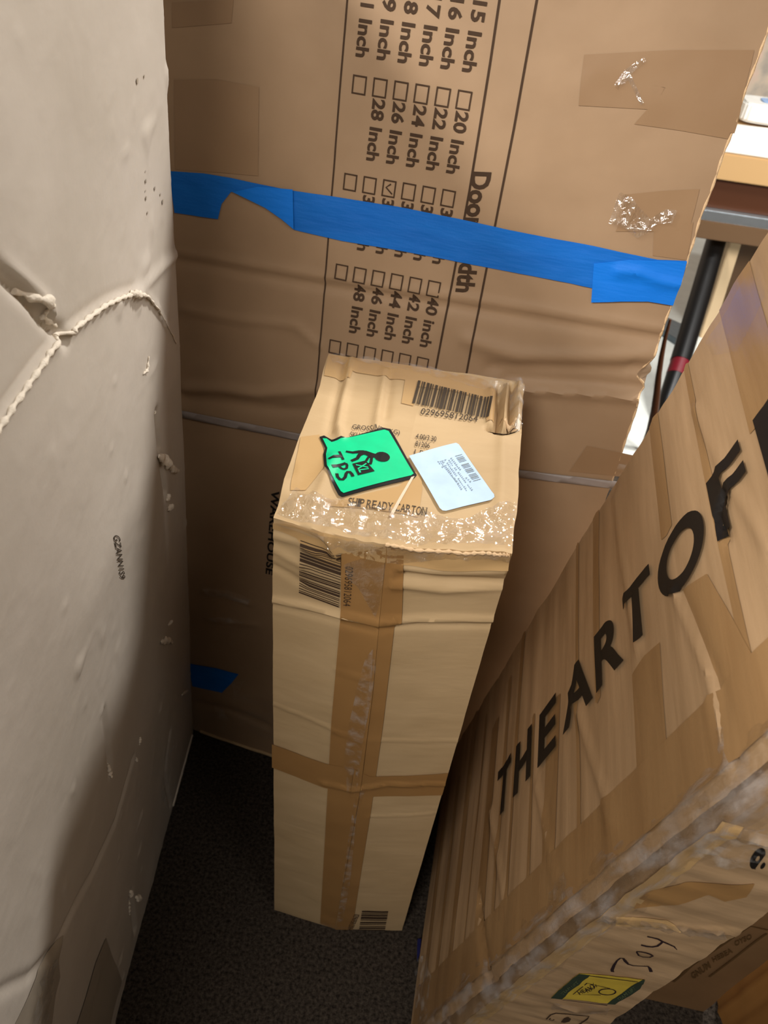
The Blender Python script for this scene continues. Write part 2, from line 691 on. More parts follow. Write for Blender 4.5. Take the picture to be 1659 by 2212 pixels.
back_creases = [
    (pl3(back_flat, [(380, 548), (540, 575), (700, 600), (860, 625), (1040, 652), (1240, 685), (1432, 713)]), .007, .0045),
    (pl3(back_flat, [(380, 556), (540, 585), (700, 611), (860, 638), (1040, 664), (1240, 698), (1430, 728)]), .009, -.0045),
    (pl3(back_flat, [(395, 668), (520, 690), (640, 700), (690, 742)]), .006, .003),
    (pl3(back_flat, [(1010, 730), (1120, 768), (1250, 772), (1408, 768)]), .010, .005),
    (pl3(back_flat, [(1060, 790), (1200, 792), (1400, 800)]), .010, -.005),
    (pl3(back_flat, [(400, 838), (480, 838), (560, 848), (690, 835)]), .009, .006),
    (pl3(back_flat, [(400, 862), (480, 866), (600, 880), (700, 880)]), .010, -.004),
    (pl3(back_flat, [(1100, 835), (1200, 842), (1300, 850), (1392, 862)]), .008, .007),
    (pl3(back_flat, [(1100, 815), (1200, 822), (1300, 828), (1398, 840)]), .010, -.006),
    (pl3(back_flat, [(440, 1275), (490, 1278), (545, 1300)]), .005, .003),
    (pl3(back_flat, [(450, 1335), (560, 1345)]), .005, .0025),
    (pl3(back_flat, [(430, 1520), (500, 1530), (580, 1560)]), .010, -.004),
]


def warp_back(P):
    r = P - B0
    s, t, d = r @ bh, r @ bu, r @ bn
    front = np.clip(1 + d / .10, 0, 1)
    o = .012 * np.sin(np.clip((s + .2) / .7, 0, 1) * math.pi) * (1 - smooth(t, .75, 1.2))
    o += .0016 * vnoise(P, 9, 1) + .0005 * vnoise(P, 40, 2)
    o += .0012 * vnoise(P * [1, 1, 3.2], 7, 4) * (1 - smooth(t, .85, 1.1))
    for line, w, amp in back_creases:
        o += crease(P, line, w, amp)
    o -= .085 * smooth(s, .08, .30) * (1 - smooth(t, .25, .62))
    # crushed right corner
    k = np.exp(-((t - .985) / .03) ** 2) * smooth(s, .44, .485)
    Q = P + bn * (o * front)[:, None] - bh * (.012 * k * vnoise(P, 60, 3) + .006 * k)[:, None]
    k2 = smooth(s, .455, .485) * (.0025 * vnoise(P, 30, 9))
    return Q + bh * k2[:, None]


back = Surf(B0, bh, bu, bn, warp_back)


def bp(s, t, d=0):
    return B0 + bh * s + bu * t + bn * d


bt = thing('door_carton', 'wide tan carton with printed inch size chart and long blue tape, behind the narrow carton', 'cardboard box')
s0, s1, t1, dp = -.25, .485, 1.435, -.13
BN, BT = 130, 240
q = [
    (bp(s0, 0), bp(s1, 0), bp(s1, t1), bp(s0, t1), BN, BT),
    (bp(s0, 0, dp), bp(s1, 0, dp), bp(s1, t1, dp), bp(s0, t1, dp), BN, BT),
    (bp(s1, 0), bp(s1, 0, dp), bp(s1, t1, dp), bp(s1, t1), 6, BT),
    (bp(s0, 0), bp(s0, 0, dp), bp(s0, t1, dp), bp(s0, t1), 6, BT),
    (bp(s0, 0), bp(s1, 0), bp(s1, 0, dp), bp(s0, 0, dp), BN, 6),
    (bp(s0, t1), bp(s1, t1), bp(s1, t1, dp), bp(s0, t1, dp), BN, 6),
]
shell('carton_body', q, warp_back, M['kraft_back'], bt)

ST = .008
# tape patches already on the carton
for pts in ([(1262, 118), (1450, 108), (1628, 108), (1600, 240), (1585, 288), (1375, 262), (1398, 236), (1250, 228), (1255, 170)],
            [(1408, 172), (1500, 185), (1602, 200), (1572, 300), (1470, 282), (1370, 268), (1398, 236)],
            [(1350, 420), (1430, 412), (1512, 408), (1498, 470), (1488, 500), (1330, 500), (1345, 460)],
            [(1412, 500), (1500, 480), (1484, 562), (1410, 552)],
            [(376, 172), (470, 172), (560, 188), (558, 380), (470, 372), (378, 366)],
            [(372, 60), (372, 5), (505, 0), (500, 50)],
            [(1268, 962), (1375, 985), (1352, 1030), (1230, 1018)]):
    Flat().px(back, pts).drape('packing_tape', back, .0008, M['tan_tape_back'], bt, ST)

# blue painter's tape
long_top = [(366, 369), (440, 374), (500, 384), (560, 397), (625, 410), (720, 424), (860, 446), (1000, 474), (1100, 496), (1180, 512), (1280, 530), (1360, 548), (1420, 560), (1484, 563)]
long_bot = [(1466, 618), (1400, 628), (1281, 622), (1200, 605), (1100, 586), (990, 565), (860, 540), (740, 520), (636, 496), (600, 465), (560, 440), (510, 416), (500, 414), (480, 440), (472, 473), (430, 467), (378, 459)]
tp = Flat().px(back, long_top + long_bot).drape('painters_tape', back, .0018, M['blue_tape'], bt, ST,
     disp=lambda ab: .0006 * vnoise(np.c_[ab, ab[:, :1] * 0], 60, 3))
Flat().px(back, [(505, 414), (560, 402), (635, 408), (637, 494), (610, 472), (575, 448)]).drape(
    'tape_fold', back, .0034, M['blue_tape_bright'], tp, ST,
    disp=lambda ab: .0022 * vnoise(np.c_[ab, ab[:, :1] * 0], 18, 5) + .001)
wr = [back.inv(*p) for p in [(1335, 585), (1380, 588), (1420, 605), (1465, 614)]]
Flat().px(back, [(1283, 568), (1360, 560), (1484, 564), (1470, 612), (1455, 659), (1400, 650), (1340, 650), (1277, 652)]).drape(
    'painters_tape', back, .0034, M['blue_tape_bright'], bt, .005,
    disp=lambda ab: .004 * np.exp(-(seg_dist(np.c_[ab, ab[:, :1] * 0], [(*w_, 0) for w_ in wr]) / .006) ** 2))
Flat().px(back, [(408, 1432), (470, 1443), (516, 1455), (500, 1475), (480, 1495), (416, 1481)]).drape(
    'painters_tape', back, .0018, M['blue_tape'], bt, ST)

# strapping band
cen = [(392, 893), (460, 907), (540, 922), (640, 942), (750, 963), (900, 990), (1000, 1005), (1130, 1023), (1240, 1036), (1343, 1048)]
Flat().stroke([back.inv(*p) for p in cen], .0125).drape('strapping_band', back, .0016, M['strap'], bt, ST, thick=.0012)
# small clear tape tails
for pts in ([(440, 1270), (490, 1272), (545, 1292), (535, 1305), (480, 1290), (445, 1285)],
            [(450, 1335), (480, 1330), (530, 1343), (470, 1345)],
            [(500, 1475), (530, 1465), (520, 1490), (508, 1500)],
            [(455, 1510), (480, 1525), (500, 1560), (470, 1550)],
            [(1336, 1000), (1362, 1000), (1340, 1060), (1310, 1055)]):
    Flat().px(back, pts).drape('clear_tape', back, .002, M['film'], bt, .005,
                               disp=lambda ab: .0025 * ridged(np.c_[ab, ab[:, :1] * 0], 90, 7))
Flat().px(back, [(505, 1490), (590, 1515), (592, 1600), (560, 1590), (520, 1560), (503, 1520)]).drape(
    'clear_tape', back, .002, M['film_flat'], bt, .008)
Flat().px(back, [(1338, 412), (1365, 425), (1380, 445), (1405, 470), (1440, 450), (1462, 452), (1450, 480), (1420, 480),
                 (1400, 500), (1375, 512), (1350, 490), (1315, 480), (1325, 450)]).drape(
    'crinkled_clear_tape', back, .003, M['film_glint'], bt, .0025,
    disp=lambda ab: .006 * ridged(np.c_[ab, ab[:, :1] * 0], 55, 11))
Flat().px(back, [(1325, 185), (1350, 150), (1392, 122), (1396, 132), (1362, 160), (1390, 222), (1384, 226), (1356, 172), (1335, 195)]).drape(
    'crinkled_clear_tape', back, .002, M['film_glint'], bt, .0025,
    disp=lambda ab: .003 * ridged(np.c_[ab, ab[:, :1] * 0], 80, 12))

# pale bare board along the right and bottom edges
P3 = back.pts([(.4838, t_) for t_ in np.linspace(.80, 1.43, 90)], -.001)
ridge_obj('board_edge', P3, [.0016 * (1 + .3 * math.sin(i * 1.9)) for i in range(90)], M['torn_kraft'], bt, 6)
P3 = back.pts([(a_, .004 + .010 * (1 - (a_ + .19) / .25) ** 2 * 0) for a_ in np.linspace(-.165, .06, 40)], .001)
ridge_obj('board_edge', P3, .0035, M['kraft_tall'], bt, 6)

# printed size chart
fr_ = Flat()
fr_.stroke([(.0155, 1.43), (.017, 1.26), (.019, 1.13), (.0245, .88), (.028, .7)], .0022)
fr_.stroke([(.191, 1.43), (.1955, 1.31), (.1985, 1.17), (.1975, .92), (.198, .7)], .0028)
fr_.stroke([(.233, 1.43), (.238, 1.25), (.240, 1.06), (.242, .93), (.243, .7)], .0028)
chart = fr_.drape('size_chart_frame', back, .0008, M['ink_soft'], bt, ST)
Flat().text('Door Width', back.inv(1018, 370), back.inv(983, 630), back.inv(1062, 372), bold=.035).drape(
    'printed_heading', back, .0009, M['ink_soft'], bt, ST)
vals = [['21', '19', '18', '17', '16', '15'], ['', '28', '26', '24', '22', '20'], ['', '38', '36', '34', '32', '30'],
        ['', '48', '46', '44', '42', '40']]
TB = [None, 1.2665, 1.154, 1.0375, .929]
TT = [1.372, 1.2545, 1.1415, 1.0255, .917]
for r_ in range(4):
    for k in range(6):
        sc_ = [.041, .042, .0435, .046][r_] + .0262 * k
        if r_ < 4:
            tb_ = [1.2665, 1.154, 1.0375, .929][r_] + .0006 * k
            f_ = Flat().frame(sc_ - .008, tb_ - .0095, sc_ + .008, tb_ + .0095, .0018)
            if r_ == 1 and k == 2:
                f_.stroke([(sc_ + .002, tb_ + .006), (sc_ - .004, tb_ + .001), (sc_ + .005, tb_ - .006)], .002)
            f_.drape('printed_checkbox', back, .0009, M['ink_soft'], bt, None)
        if vals[r_][k]:
            a_, w_ = sc_ - .0085, .0165
            y_ = TT[r_] + .0006 * k
            if r_ == 0:
                y_ = 1.3700 + .0006 * (k - 5)
            Flat().text(vals[r_][k] + ' Inch' if not (r_ == 3 and k == 5) else '40 inch', (a_, y_), (a_, y_ - .071), (a_ + w_, y_), bold=.028).drape(
                'printed_size', back, .0009, M['ink_soft'], bt, ST)
Flat().text('WAREHOUSE', (-.037, .66), (-.039, .48), (-.0225, .66), bold=.03).drape('printed_word', back, .0009, M['ink'], bt, ST)

# ================================================================== LEFT CARTON
Lu = -(R @ cam_dir(470, 3100))
L0 = floor_pt(415, 1590)
L1 = floor_pt(250, 2212)
lh = (L1 - L0) / np.linalg.norm(L1 - L0)      # toward the camera
Lu = Lu - lh * (Lu @ lh)
Lu /= np.linalg.norm(Lu)
ln = np.cross(Lu, lh)
if ln[0] < 0:
    ln = -ln
left_flat = Surf(L0, lh, Lu, ln)


def ll(pts):
    return pl3(left_flat, pts)


seam = [(-40, 960), (0, 902), (45, 835), (90, 772), (135, 728), (180, 692), (225, 660), (262, 643), (292, 634), (318, 640),
        (340, 668), (360, 705), (380, 745)]
left_creases = [
    (ll(seam), .0050, .0032),
    (ll([(x - 4, y - 12) for x, y in seam[:9]]), .005, -.0022),
    (ll([(292, 634), (318, 612), (348, 578), (384, 548)]), .007, .004),
    (ll([(-10, 570), (30, 615), (62, 645), (95, 690), (120, 712), (142, 735)]), .006, -.010),
    (ll([(-10, 560), (40, 598), (75, 628), (105, 655), (118, 700)]), .005, .004),
    (ll([(337, 890), (343, 970)]), .0045, -.012),
    (ll([(347, 1000), (357, 1065)]), .0045, -.010),
    (ll([(290, 1640), (250, 1780), (200, 1890), (160, 1960), (120, 2040), (60, 2110), (0, 2140)]), .006, -.004),
    (ll([(225, 1540), (235, 1600), (240, 1670)]), .006, -.005),
    (ll([(370, 1580), (358, 1670), (370, 1740)]), .006, -.004),
    (ll([(285, 1930), (295, 2010)]), .006, -.006),
]


def warp_left(P):
    r = P - L0
    s, t, d = r @ lh, r @ Lu, r @ ln
    front = np.clip(1 + d / .2, 0, 1)
    o = .0035 * vnoise(P, 3.0, 21) + .0008 * vnoise(P, 11, 22) + .0004 * np.maximum(vnoise(P, 38, 23), 0)
    sp = ridged(P * [1, 2.2, 1], 26, 24)
    o += .0004 * smooth(sp, .80, 1.0)
    o += .0025 * smooth(vnoise(P, 30, 29), .68, .95)
    for line, w, amp in left_creases:
        lump = 1 + .0 * np.sin(150 * (s + t * .8)) * (abs(amp) > .006)
        o += crease(P, line, w, amp) * lump
    # rounded far edge
    o -= .014 * np.exp(-((s + .10) / .03) ** 2)
    Q = P + ln * (o * front)[:, None]
    return Q + lh * (.004 * vnoise(P, 14, 27) * (1 - smooth(s, -.1, -.02)))[:, None]


left = Surf(L0, lh, Lu, ln, warp_left)


def lp(s, t, d=0):
    return L0 + lh * s + Lu * t + ln * d


lt = thing('grey_carton', 'huge pale grey beige carton with torn scuffed side filling the left of the photo', 'cardboard box')
# far edge leans a little: find it from the photo
e0 = left_flat.inv(415, 1500)[0]
e1 = left_flat.inv(365, 0)[0]
print('left far edge s', e0, e1, left_flat.inv(0, 0))
sb, stp, sn, lt1 = -.01, -.083, .95, 1.50
LN, LT = 200, 300
q = [
    (lp(sb, 0), lp(sn, 0), lp(sn, lt1), lp(stp, lt1), LN, LT),
    (lp(sb, 0, -.4), lp(sn, 0, -.4), lp(sn, lt1, -.4), lp(stp, lt1, -.4), LN, LT),
    (lp(sb, 0), lp(sb, 0, -.4), lp(stp, lt1, -.4), lp(stp, lt1), 20, LT),
    (lp(sn, 0), lp(sn, 0, -.4), lp(sn, lt1, -.4), lp(sn, lt1), 20, LT),
    (lp(sb, 0), lp(sn, 0), lp(sn, 0, -.4), lp(sb, 0, -.4), LN, 20),
    (lp(stp, lt1), lp(sn, lt1), lp(sn, lt1, -.4), lp(stp, lt1, -.4), LN, 20),
]
shell('carton_body', q, warp_left, M['grey_board'], lt)

# cord-like torn seam lying on the ridge
cord = []
for i in range(len(seam) - 1):
    for k in range(14):
        f_ = k / 14
        cord.append((seam[i][0] * (1 - f_) + seam[i + 1][0] * f_, seam[i][1] * (1 - f_) + seam[i + 1][1] * f_))
ab = [left.inv(*p) for p in cord]
P3 = left.pts(ab, .001)
rr = [.0023 * (1 + .35 * math.sin(i * 1.15)) * (1 if i < 112 else max(.25, 1 - (i - 112) / 50)) for i in range(len(P3))]
ridge_obj('torn_seam', P3, rr, M['torn'], lt)


def scrap(surf, cx, cy, n, spread, size, mat, parent, name='torn_paper', h=.010):
    """a tuft of torn paper plies standing off the board"""
    a0, b0 = surf.inv(cx, cy)
    V, Fc = [], []
    for i in range(n):
        a = a0 + random.uniform(-spread[0], spread[0])
        b = b0 + random.uniform(-spread[1], spread[1])
        th = random.uniform(0, 6.28)
        L_ = size * random.uniform(.6, 1.3)
        W_ = L_ * random.uniform(.35, .6)
        da, db = np.array([math.cos(th), math.sin(th)]), np.array([-math.sin(th), math.cos(th)])
        o = len(V)
        for iu in range(4):
            for iv in range(4):
                u_, v_ = iu / 3 - .5, iv / 3 - .5
                ab_ = np.array([a, b]) + da * u_ * L_ * (1 - .35 * abs(v_)) + db * v_ * W_
                e_ = .0005 + h * (u_ + .5) ** 1.6 + random.uniform(-.0012, .0012)
                V.append(surf.pts([ab_], max(.0004, e_))[0])
        for iu in range(3):
            for iv in range(3):
                k = o + iu * 4 + iv
                Fc.append((k, k + 4, k + 5, k + 1))
    ob = mesh_obj(name, V, Fc, mat, parent, True)
    md = ob.modifiers.new('t', 'SOLIDIFY')
    md.thickness = .0012
    return ob


def tuft(surf, path, r, mat, parent, seed=0, name='torn_paper'):
    """a curled lump of torn paper plies along a short path"""
    P3 = surf.pts([surf.inv(*p) for p in path], r * .35)
    V, Fc = [], []
    n, sd = 14, 12
    L_ = np.array([np.interp(np.linspace(0, len(P3) - 1, n), range(len(P3)), P3[:, k]) for k in range(3)]).T
    ax = L_[-1] - L_[0]
    ax /= np.linalg.norm(ax)
    bx_ = np.cross(surf.N, ax)
    for i in range(n):
        f_ = i / (n - 1)
        rr_ = r * (math.sin(math.pi * min(max(f_, .04), .96)) ** .6) * (.75 + .35 * math.sin(i * 1.9 + seed))
        for k in range(sd):
            t_ = 2 * math.pi * k / sd
            V.append(L_[i] + bx_ * math.cos(t_) * rr_ + surf.N * math.sin(t_) * rr_ * .7)
    V = np.array(V)
    dv = vnoise(V, 260, seed)[:, None] * r * .35
    cen_ = np.repeat(L_, sd, axis=0)
    V = V + (V - cen_) / (np.linalg.norm(V - cen_, axis=1)[:, None] + 1e-9) * dv
    for i in range(n - 1):
        for k in range(sd):
            k2 = (k + 1) % sd
            Fc.append((i * sd + k, i * sd + k2, (i + 1) * sd + k2, (i + 1) * sd + k))
    Fc.append(tuple(range(sd))[::-1])
    Fc.append(tuple((n - 1) * sd + k for k in range(sd)))
    return mesh_obj(name, V, Fc, mat, parent, True, sharp=55)


for k, (path, r) in enumerate([
        ([(338, 985), (352, 994), (366, 1008)], .009), ([(360, 1006), (372, 1012), (382, 1018)], .006),
        ([(334, 888), (337, 896)], .004), ([(364, 1068), (358, 1082)], .005), ([(372, 1090), (360, 1102)], .005),
        ([(62, 632), (90, 650), (104, 660)], .006), ([(100, 658), (108, 684), (120, 705)], .004),
        ([(276, 632), (300, 636)], .0045), ([(345, 1386), (356, 1383), (372, 1387)], .006), ([(362, 1350), (370, 1342)], .004),
        ([(280, 1926), (286, 1934)], .005), ([(292, 1938), (302, 1942)], .006), ([(278, 1945), (279, 1975)], .003),
        ([(238, 1650), (240, 1665), (236, 1678)], .004), ([(302, 1590), (300, 1610)], .003), ([(292, 1636), (296, 1644)], .003),
        ([(320, 770), (316, 800), (308, 808)], .003), ([(392, 1500), (405, 1490)], .004)]):
    tuft(left, path, r, M['torn'], lt, k + 3)
P3 = left.pts([(a_, .004) for a_ in np.linspace(.0, .16, 30)], .0)
ridge_obj('board_edge', P3, .003, M['torn'], lt, 6)
# dirty clear tape pieces near the floor
Flat().px(left, [(135, 2020), (125, 2075), (128, 2110), (118, 2150), (110, 2212), (30, 2212), (60, 2150), (80, 2095), (105, 2050)]).drape(
    'packing_tape', left, .0012, M['tan_tape_grey'], lt, .01)
Flat().px(left, [(228, 2025), (245, 2075), (262, 2120), (250, 2160), (238, 2212), (165, 2212), (185, 2150), (205, 2080)]).drape(
    'packing_tape', left, .0012, M['tan_tape_grey'], lt, .01)
Flat().px(left, [(88, 2100), (118, 2070), (112, 2140), (95, 2212), (60, 2212), (75, 2150)]).drape(
    'crinkled_clear_tape', left, .002, M['film_glint'], lt, .004,
    disp=lambda ab: .003 * ridged(np.c_[ab, ab[:, :1] * 0], 70, 12))
Flat().px(left, [(362, 1600), (372, 1610), (365, 1680), (350, 1740), (345, 1700), (355, 1640)]).drape(
    'crinkled_clear_tape', left, .002, M['film'], lt, .004,
    disp=lambda ab: .003 * ridged(np.c_[ab, ab[:, :1] * 0], 50, 13))
Flat().text('GZANN1S9', left.inv(243, 1155), left.inv(258, 1250), left.inv(257, 1157), bold=.01).drape(
    'printed_code', left, .0009, M['ink_mid'], lt, None)
for (x, y, s_) in ((313, 370, 2), (314, 391, 4), (313, 412, 2), (333, 407, 4), (345, 420, 3), (350, 436, 5), (314, 428, 4), (317, 460, 3), (295, 175, 5), (310, 165, 3)):
    a, b = left.inv(x, y)
    Flat().poly([(a + .0006 * s_ * math.cos(t_) * (1 + .3 * math.sin(3 * t_)), b + .0006 * s_ * math.sin(t_)) for t_ in np.linspace(0, 6.283, 9)[:-1]]).drape(
        'dirt_speck', left, .0009, M['tan_tape_grey'], lt, None)

# ================================================================== RIGHT CARTON
Rd = R @ cam_dir(307, 2728)
re_ = R @ cam_dir(1236, -431)
re_ = re_ - Rd * (re_ @ Rd)
re_ /= np.linalg.norm(re_)
ru = -Rd
rw = np.cross(re_, ru)
R0 = floor_pt(962, 1650, .042)


def rp(t, s, w):
    return R0 + re_ * t + ru * s + rw * w


def jw(s):
    return .157 - .083 * (min(s, .95) - .415)


right_flat = Surf(R0, re_, ru, -rw)
joy_flat = Surf(rp(-.517, 0, 0), rw, ru, -re_)
rcre = [
    (pl3(right_flat, [(1330, 1070), (1345, 1200), (1380, 1400)]), .007, .003),
    (pl3(right_flat, [(1460, 1280), (1530, 1450), (1575, 1640)]), .006, .0045),
    (pl3(right_flat, [(1468, 1280), (1540, 1450), (1585, 1640)]), .006, -.004),
    (pl3(right_flat, [(1505, 880), (1560, 1010), (1659, 1180)]), .006, .003),
    (pl3(right_flat, [(1570, 1070), (1556, 1120), (1572, 1165)]), .004, -.006),
    (pl3(right_flat, [(1035, 1950), (1045, 2040), (1055, 2110), (1075, 2128)]), .006, -.007),
    (pl3(right_flat, [(1240, 1500), (1280, 1640), (1330, 1790)]), .007, .0035),
    (pl3(right_flat, [(1060, 1750), (1075, 1850), (1090, 1960)]), .008, .003),
    (pl3(right_flat, [(1160, 1700), (1190, 1850), (1200, 1900)]), .007, .003),
]
jcre = [
    (pl3(joy_flat, [(1300, 1980), (1400, 1992), (1500, 2004), (1590, 2012)]), .003, .004),
    (pl3(joy_flat, [(1300, 1992), (1400, 2004), (1500, 2014)]), .004, -.003),
    (pl3(joy_flat, [(1530, 1785), (1600, 1800), (1659, 1820)]), .003, .004),
    (pl3(joy_flat, [(1200, 2165), (1250, 2180), (1310, 2178)]), .003, .004),
]


def warp_right(P):
    r = P - R0
    t, s, w = r @ re_, r @ ru, r @ rw
    fl_ = np.clip(1 - w / .03, 0, 1)
    o = .0022 * vnoise(np.c_[t * .5, s * 3.5, w * 0], 7, 31) + .0005 * vnoise(np.c_[t * .6, s * 4, w * 0], 22, 32)
    for line, wd, amp in rcre:
        o += crease(P, line, wd, amp)
    jf = np.clip(1 - (t + .517) / .03, 0, 1)
    oj = .0016 * vnoise(np.c_[w, s * 3, t * 0], 20, 33) + .0008 * vnoise(np.c_[w, s * 3, t * 0], 60, 34)
    for line, wd, amp in jcre:
        oj += crease(P, line, wd, amp)
    edge = np.clip((w + .0) / .012, 0, 1)
    return P - rw * (o * fl_)[:, None] - re_ * (oj * jf)[:, None]


right = Surf(R0, re_, ru, -rw, warp_right)
joy = Surf(rp(-.517, 0, 0), rw, ru, -re_, warp_right)
rt = thing('long_carton', 'tall tan carton with bold black lettering, leaning at right, wrapped in clear film', 'cardboard box')
RT_ = 1.66
TN, SN = 80, 260
jb, jt = jw(0), jw(1.2)
c = lambda t, w: (rp(t, 0, w if w < .05 else jb + .012), rp(t, RT_, w if w < .05 else jt))
A0, A1 = c(0, 0)
Bb0, Bb1 = c(-.495, 0)
C0, C1 = c(-.517, .016)
H0, H1 = c(-.507, .004)
G0, G1 = c(-.455, .014)
D0, D1 = rp(-.517, 0, jw(0)), rp(-.517, RT_, .05)
# the near panel narrows upward: split it at s=.95 so its right edge follows the photo
Dm = rp(-.517, .95, jw(.95))
D1 = rp(-.517, RT_, jw(.95))
E0, E1 = rp(0, 0, jw(0)), rp(0, RT_, jw(.95))
Em = rp(0, .95, jw(.95))
h1 = int(SN * .95 / RT_)
h2 = SN - h1
Am, Bm, Cm = rp(0, .95, 0), rp(-.495, .95, 0), rp(-.517, .95, .016)
Hm, Gm = rp(-.507, .95, .004), rp(-.455, .95, .014)
q = []
for (a, b, nn) in (((A0, Am, A1), (Bb0, Bm, Bb1), TN), ((Bb0, Bm, Bb1), (H0, Hm, H1), 3), ((H0, Hm, H1), (G0, Gm, G1), 4), ((G0, Gm, G1), (C0, Cm, C1), 4), ((C0, Cm, C1), (D0, Dm, D1), 24),
                   ((D0, Dm, D1), (E0, Em, E1), TN), ((E0, Em, E1), (A0, Am, A1), 24)):
    q.append((a[0], b[0], b[1], a[1], nn, h1))
    q.append((a[1], b[1], b[2], a[2], nn, h2))
q.append((A0, Bb0, D0, E0, TN, 24))
q.append((A1, Bb1, D1, E1, TN, 24))
q.append((H0, G0, C0, Bb0, 4, 4))
q.append((H1, G1, C1, Bb1, 4, 4))
body_r = shell('carton_body', q, warp_right, M['kraft_right'], rt)

# darker tape bands across the lettered face: they run across the carton's height
bands = [(.05, .075, -.02, -.47), (.13, .15, -.1, -.47), (.20, .225, 0, -.49), (.285, .295, -.05, -.45), (.335, .375, -.10, -.49), (.41, .425, -.05, -.49), (.47, .485, 0, -.49), (.545, .555, -.2, -.49),
         (.60, .645, -.22, -.49), (.70, .71, 0, -.49), (.76, .78, 0, -.30), (.845, .905, -.32, -.49), (.93, .955, 0, -.2), (1.02, 1.03, 0, -.49), (1.10, 1.16, 0, -.22)]
for (b0_, b1_, a0_, a1_) in bands:
    k = random.uniform(-.012, .012)
    Flat().poly([(a0_, b0_), (a0_ + .004, (b0_ + b1_) / 2), (a0_, b1_), (a1_, b1_ + k), (a1_ - .004, (b0_ + b1_) / 2 + k), (a1_, b0_ + k * .5)]).drape(
        'packing_tape', right, .0009, M['tan_tape_right'], rt, .012)
Flat().px(right, [(1478, 1275), (1530, 1240), (1659, 1470), (1659, 1580), (1590, 1640), (1540, 1460)]).drape(
    'packing_tape', right, .0014, M['tan_tape_right'], rt, .01)
Flat().poly([(-.425, .02), (-.425, 1.62), (-.492, 1.62), (-.492, .02)]).drape('packing_tape', right, .0019, M['tan_tape_right'], rt, .012)

TL_, TB_ = -.294, -.214
for word, spans in (('THE', ((.400, .463), (.483, .551), (.576, .637))), ('ART', ((.665, .754), (.764, .833), (.840, .904))),
                    ('OF', ((.918, 1.012), (1.026, 1.083))), ('E', ((1.106, 1.168),))):
    f_ = Flat()
    for ch, (x0, x1) in zip(word, spans):
        f_.text(ch, (TL_, x0), (TL_, x1), (TB_, x0), bold=.028)
    f_.drape('printed_lettering', right, .0036, M['ink'], rt, .006)
Flat().px(right, [(1640, 560), (1659, 520), (1659, 640), (1600, 760), (1545, 770), (1530, 742), (1580, 660)]).drape(
    'clear_film', right, .003, M['film_painted_sheen'], rt, .01, disp=lambda ab: .003 * vnoise(np.c_[ab, ab[:, :1] * 0], 25, 8))
# blue marks near the lower left corner
Flat().px(right, [(903, 2028), (911, 2028), (908, 2062), (902, 2078)]).drape(
    'blue_mark', right, .0012, solid('blue_ink', rgb(40, 46, 120), .5), rt, None)
Flat().px(right, [(907, 2128), (911, 2128), (911, 2148), (908, 2148)]).drape(
    'blue_mark', right, .0012, bpy.data.materials['blue_ink'], rt, None)
Flat().px(right, [(900, 2075), (925, 2060), (935, 2110), (930, 2180), (905, 2212), (900, 2150)]).drape(
    'crinkled_clear_tape', right, .002, M['film'], rt, .004, disp=lambda ab: .003 * ridged(np.c_[ab, ab[:, :1] * 0], 50, 14))
Flat().px(right, [(1225, 1885), (1232, 1900), (1228, 1940), (1200, 1975), (1185, 1965), (1195, 1930)]).drape(
    'crinkled_clear_tape', right, .0025, M['film_glint'], rt, .003, disp=lambda ab: .003 * ridged(np.c_[ab, ab[:, :1] * 0], 60, 15))


# film wrapped round the near edge: left flank, rounded corner, a strip of the near panel
def edge_film(s_a, s_b, ta, wb_, name, mat, amp, seed, lift=.004, ds=.005):
    """profile: from t=ta on the lettered face round to w=wb_ on the near panel"""
    prof = []
    n1 = 9
    for i in range(n1):
        prof.append((ta + (-.495 - ta) * i / n1, 0, (-1, 0)))
    for i in range(7):
        f_ = i / 6
        prof.append((-.495 - .022 * f_, .014 * f_, (-math.cos(f_ * math.pi / 2), math.sin(f_ * math.pi / 2))))
    n2 = 6
    for i in range(1, n2 + 1):
        prof.append((-.517, .014 + (wb_ - .014) * i / n2, (0, 1)))
    ns = int((s_b - s_a) / ds)
    V, Fc, UV = [], [], []
    np_ = len(prof)
    P_, O_ = [], []
    arc = 0
    for j in range(ns + 1):
        s_ = s_a + (s_b - s_a) * j / ns
        for i, (t_, w_, nn) in enumerate(prof):
            # ragged borders
            rag = .005 * math.sin(s_ * 31 + seed) + .0025 * math.sin(s_ * 93)
            tt_ = t_ + (rag * (1 - i / n1) if i < n1 else 0)
            ww_ = w_ + (rag * .6 * (i - n1 - 6) / n2 if i > n1 + 6 else 0)
            P_.append(rp(tt_, s_, max(ww_, 0)))
            O_.append(-rw * (-nn[0]) * 1.0 - re_ * nn[1])
            UV.append((s_, i * .008))
    P_ = np.array(P_)
    O_ = np.array(O_)
    base = warp_right(P_)
    r = P_ - R0
    q_ = np.c_[r @ re_, (r @ ru) * .55, r @ rw]
    mid = np.array([math.exp(-((i % np_ - n1 - 3) / 4.5) ** 2) for i in range(len(P_))])
    q_[:, 1] *= .7
    k = lift * (.25 + mid * .6) + amp * (.3 + mid) * (.5 + .5 * vnoise(q_, 45, seed)) + amp * .25 * vnoise(q_, 120, seed + 1)
    V = base + O_ * k[:, None]
    for j in range(ns):
        for i in range(np_ - 1):
            a = j * np_ + i
            Fc.append((a, a + 1, a + np_ + 1, a + np_))
    return mesh_obj(name, V, Fc, mat, rt, True, UV)


edge_film(.02, 1.5, -.462, .034, 'stretch_wrap', M['stretch'], .0035, 41, lift=.002)
edge_film(.02, 1.5, -.478, .026, 'stretch_wrap', M['stretch'], .005, 47, lift=.003)

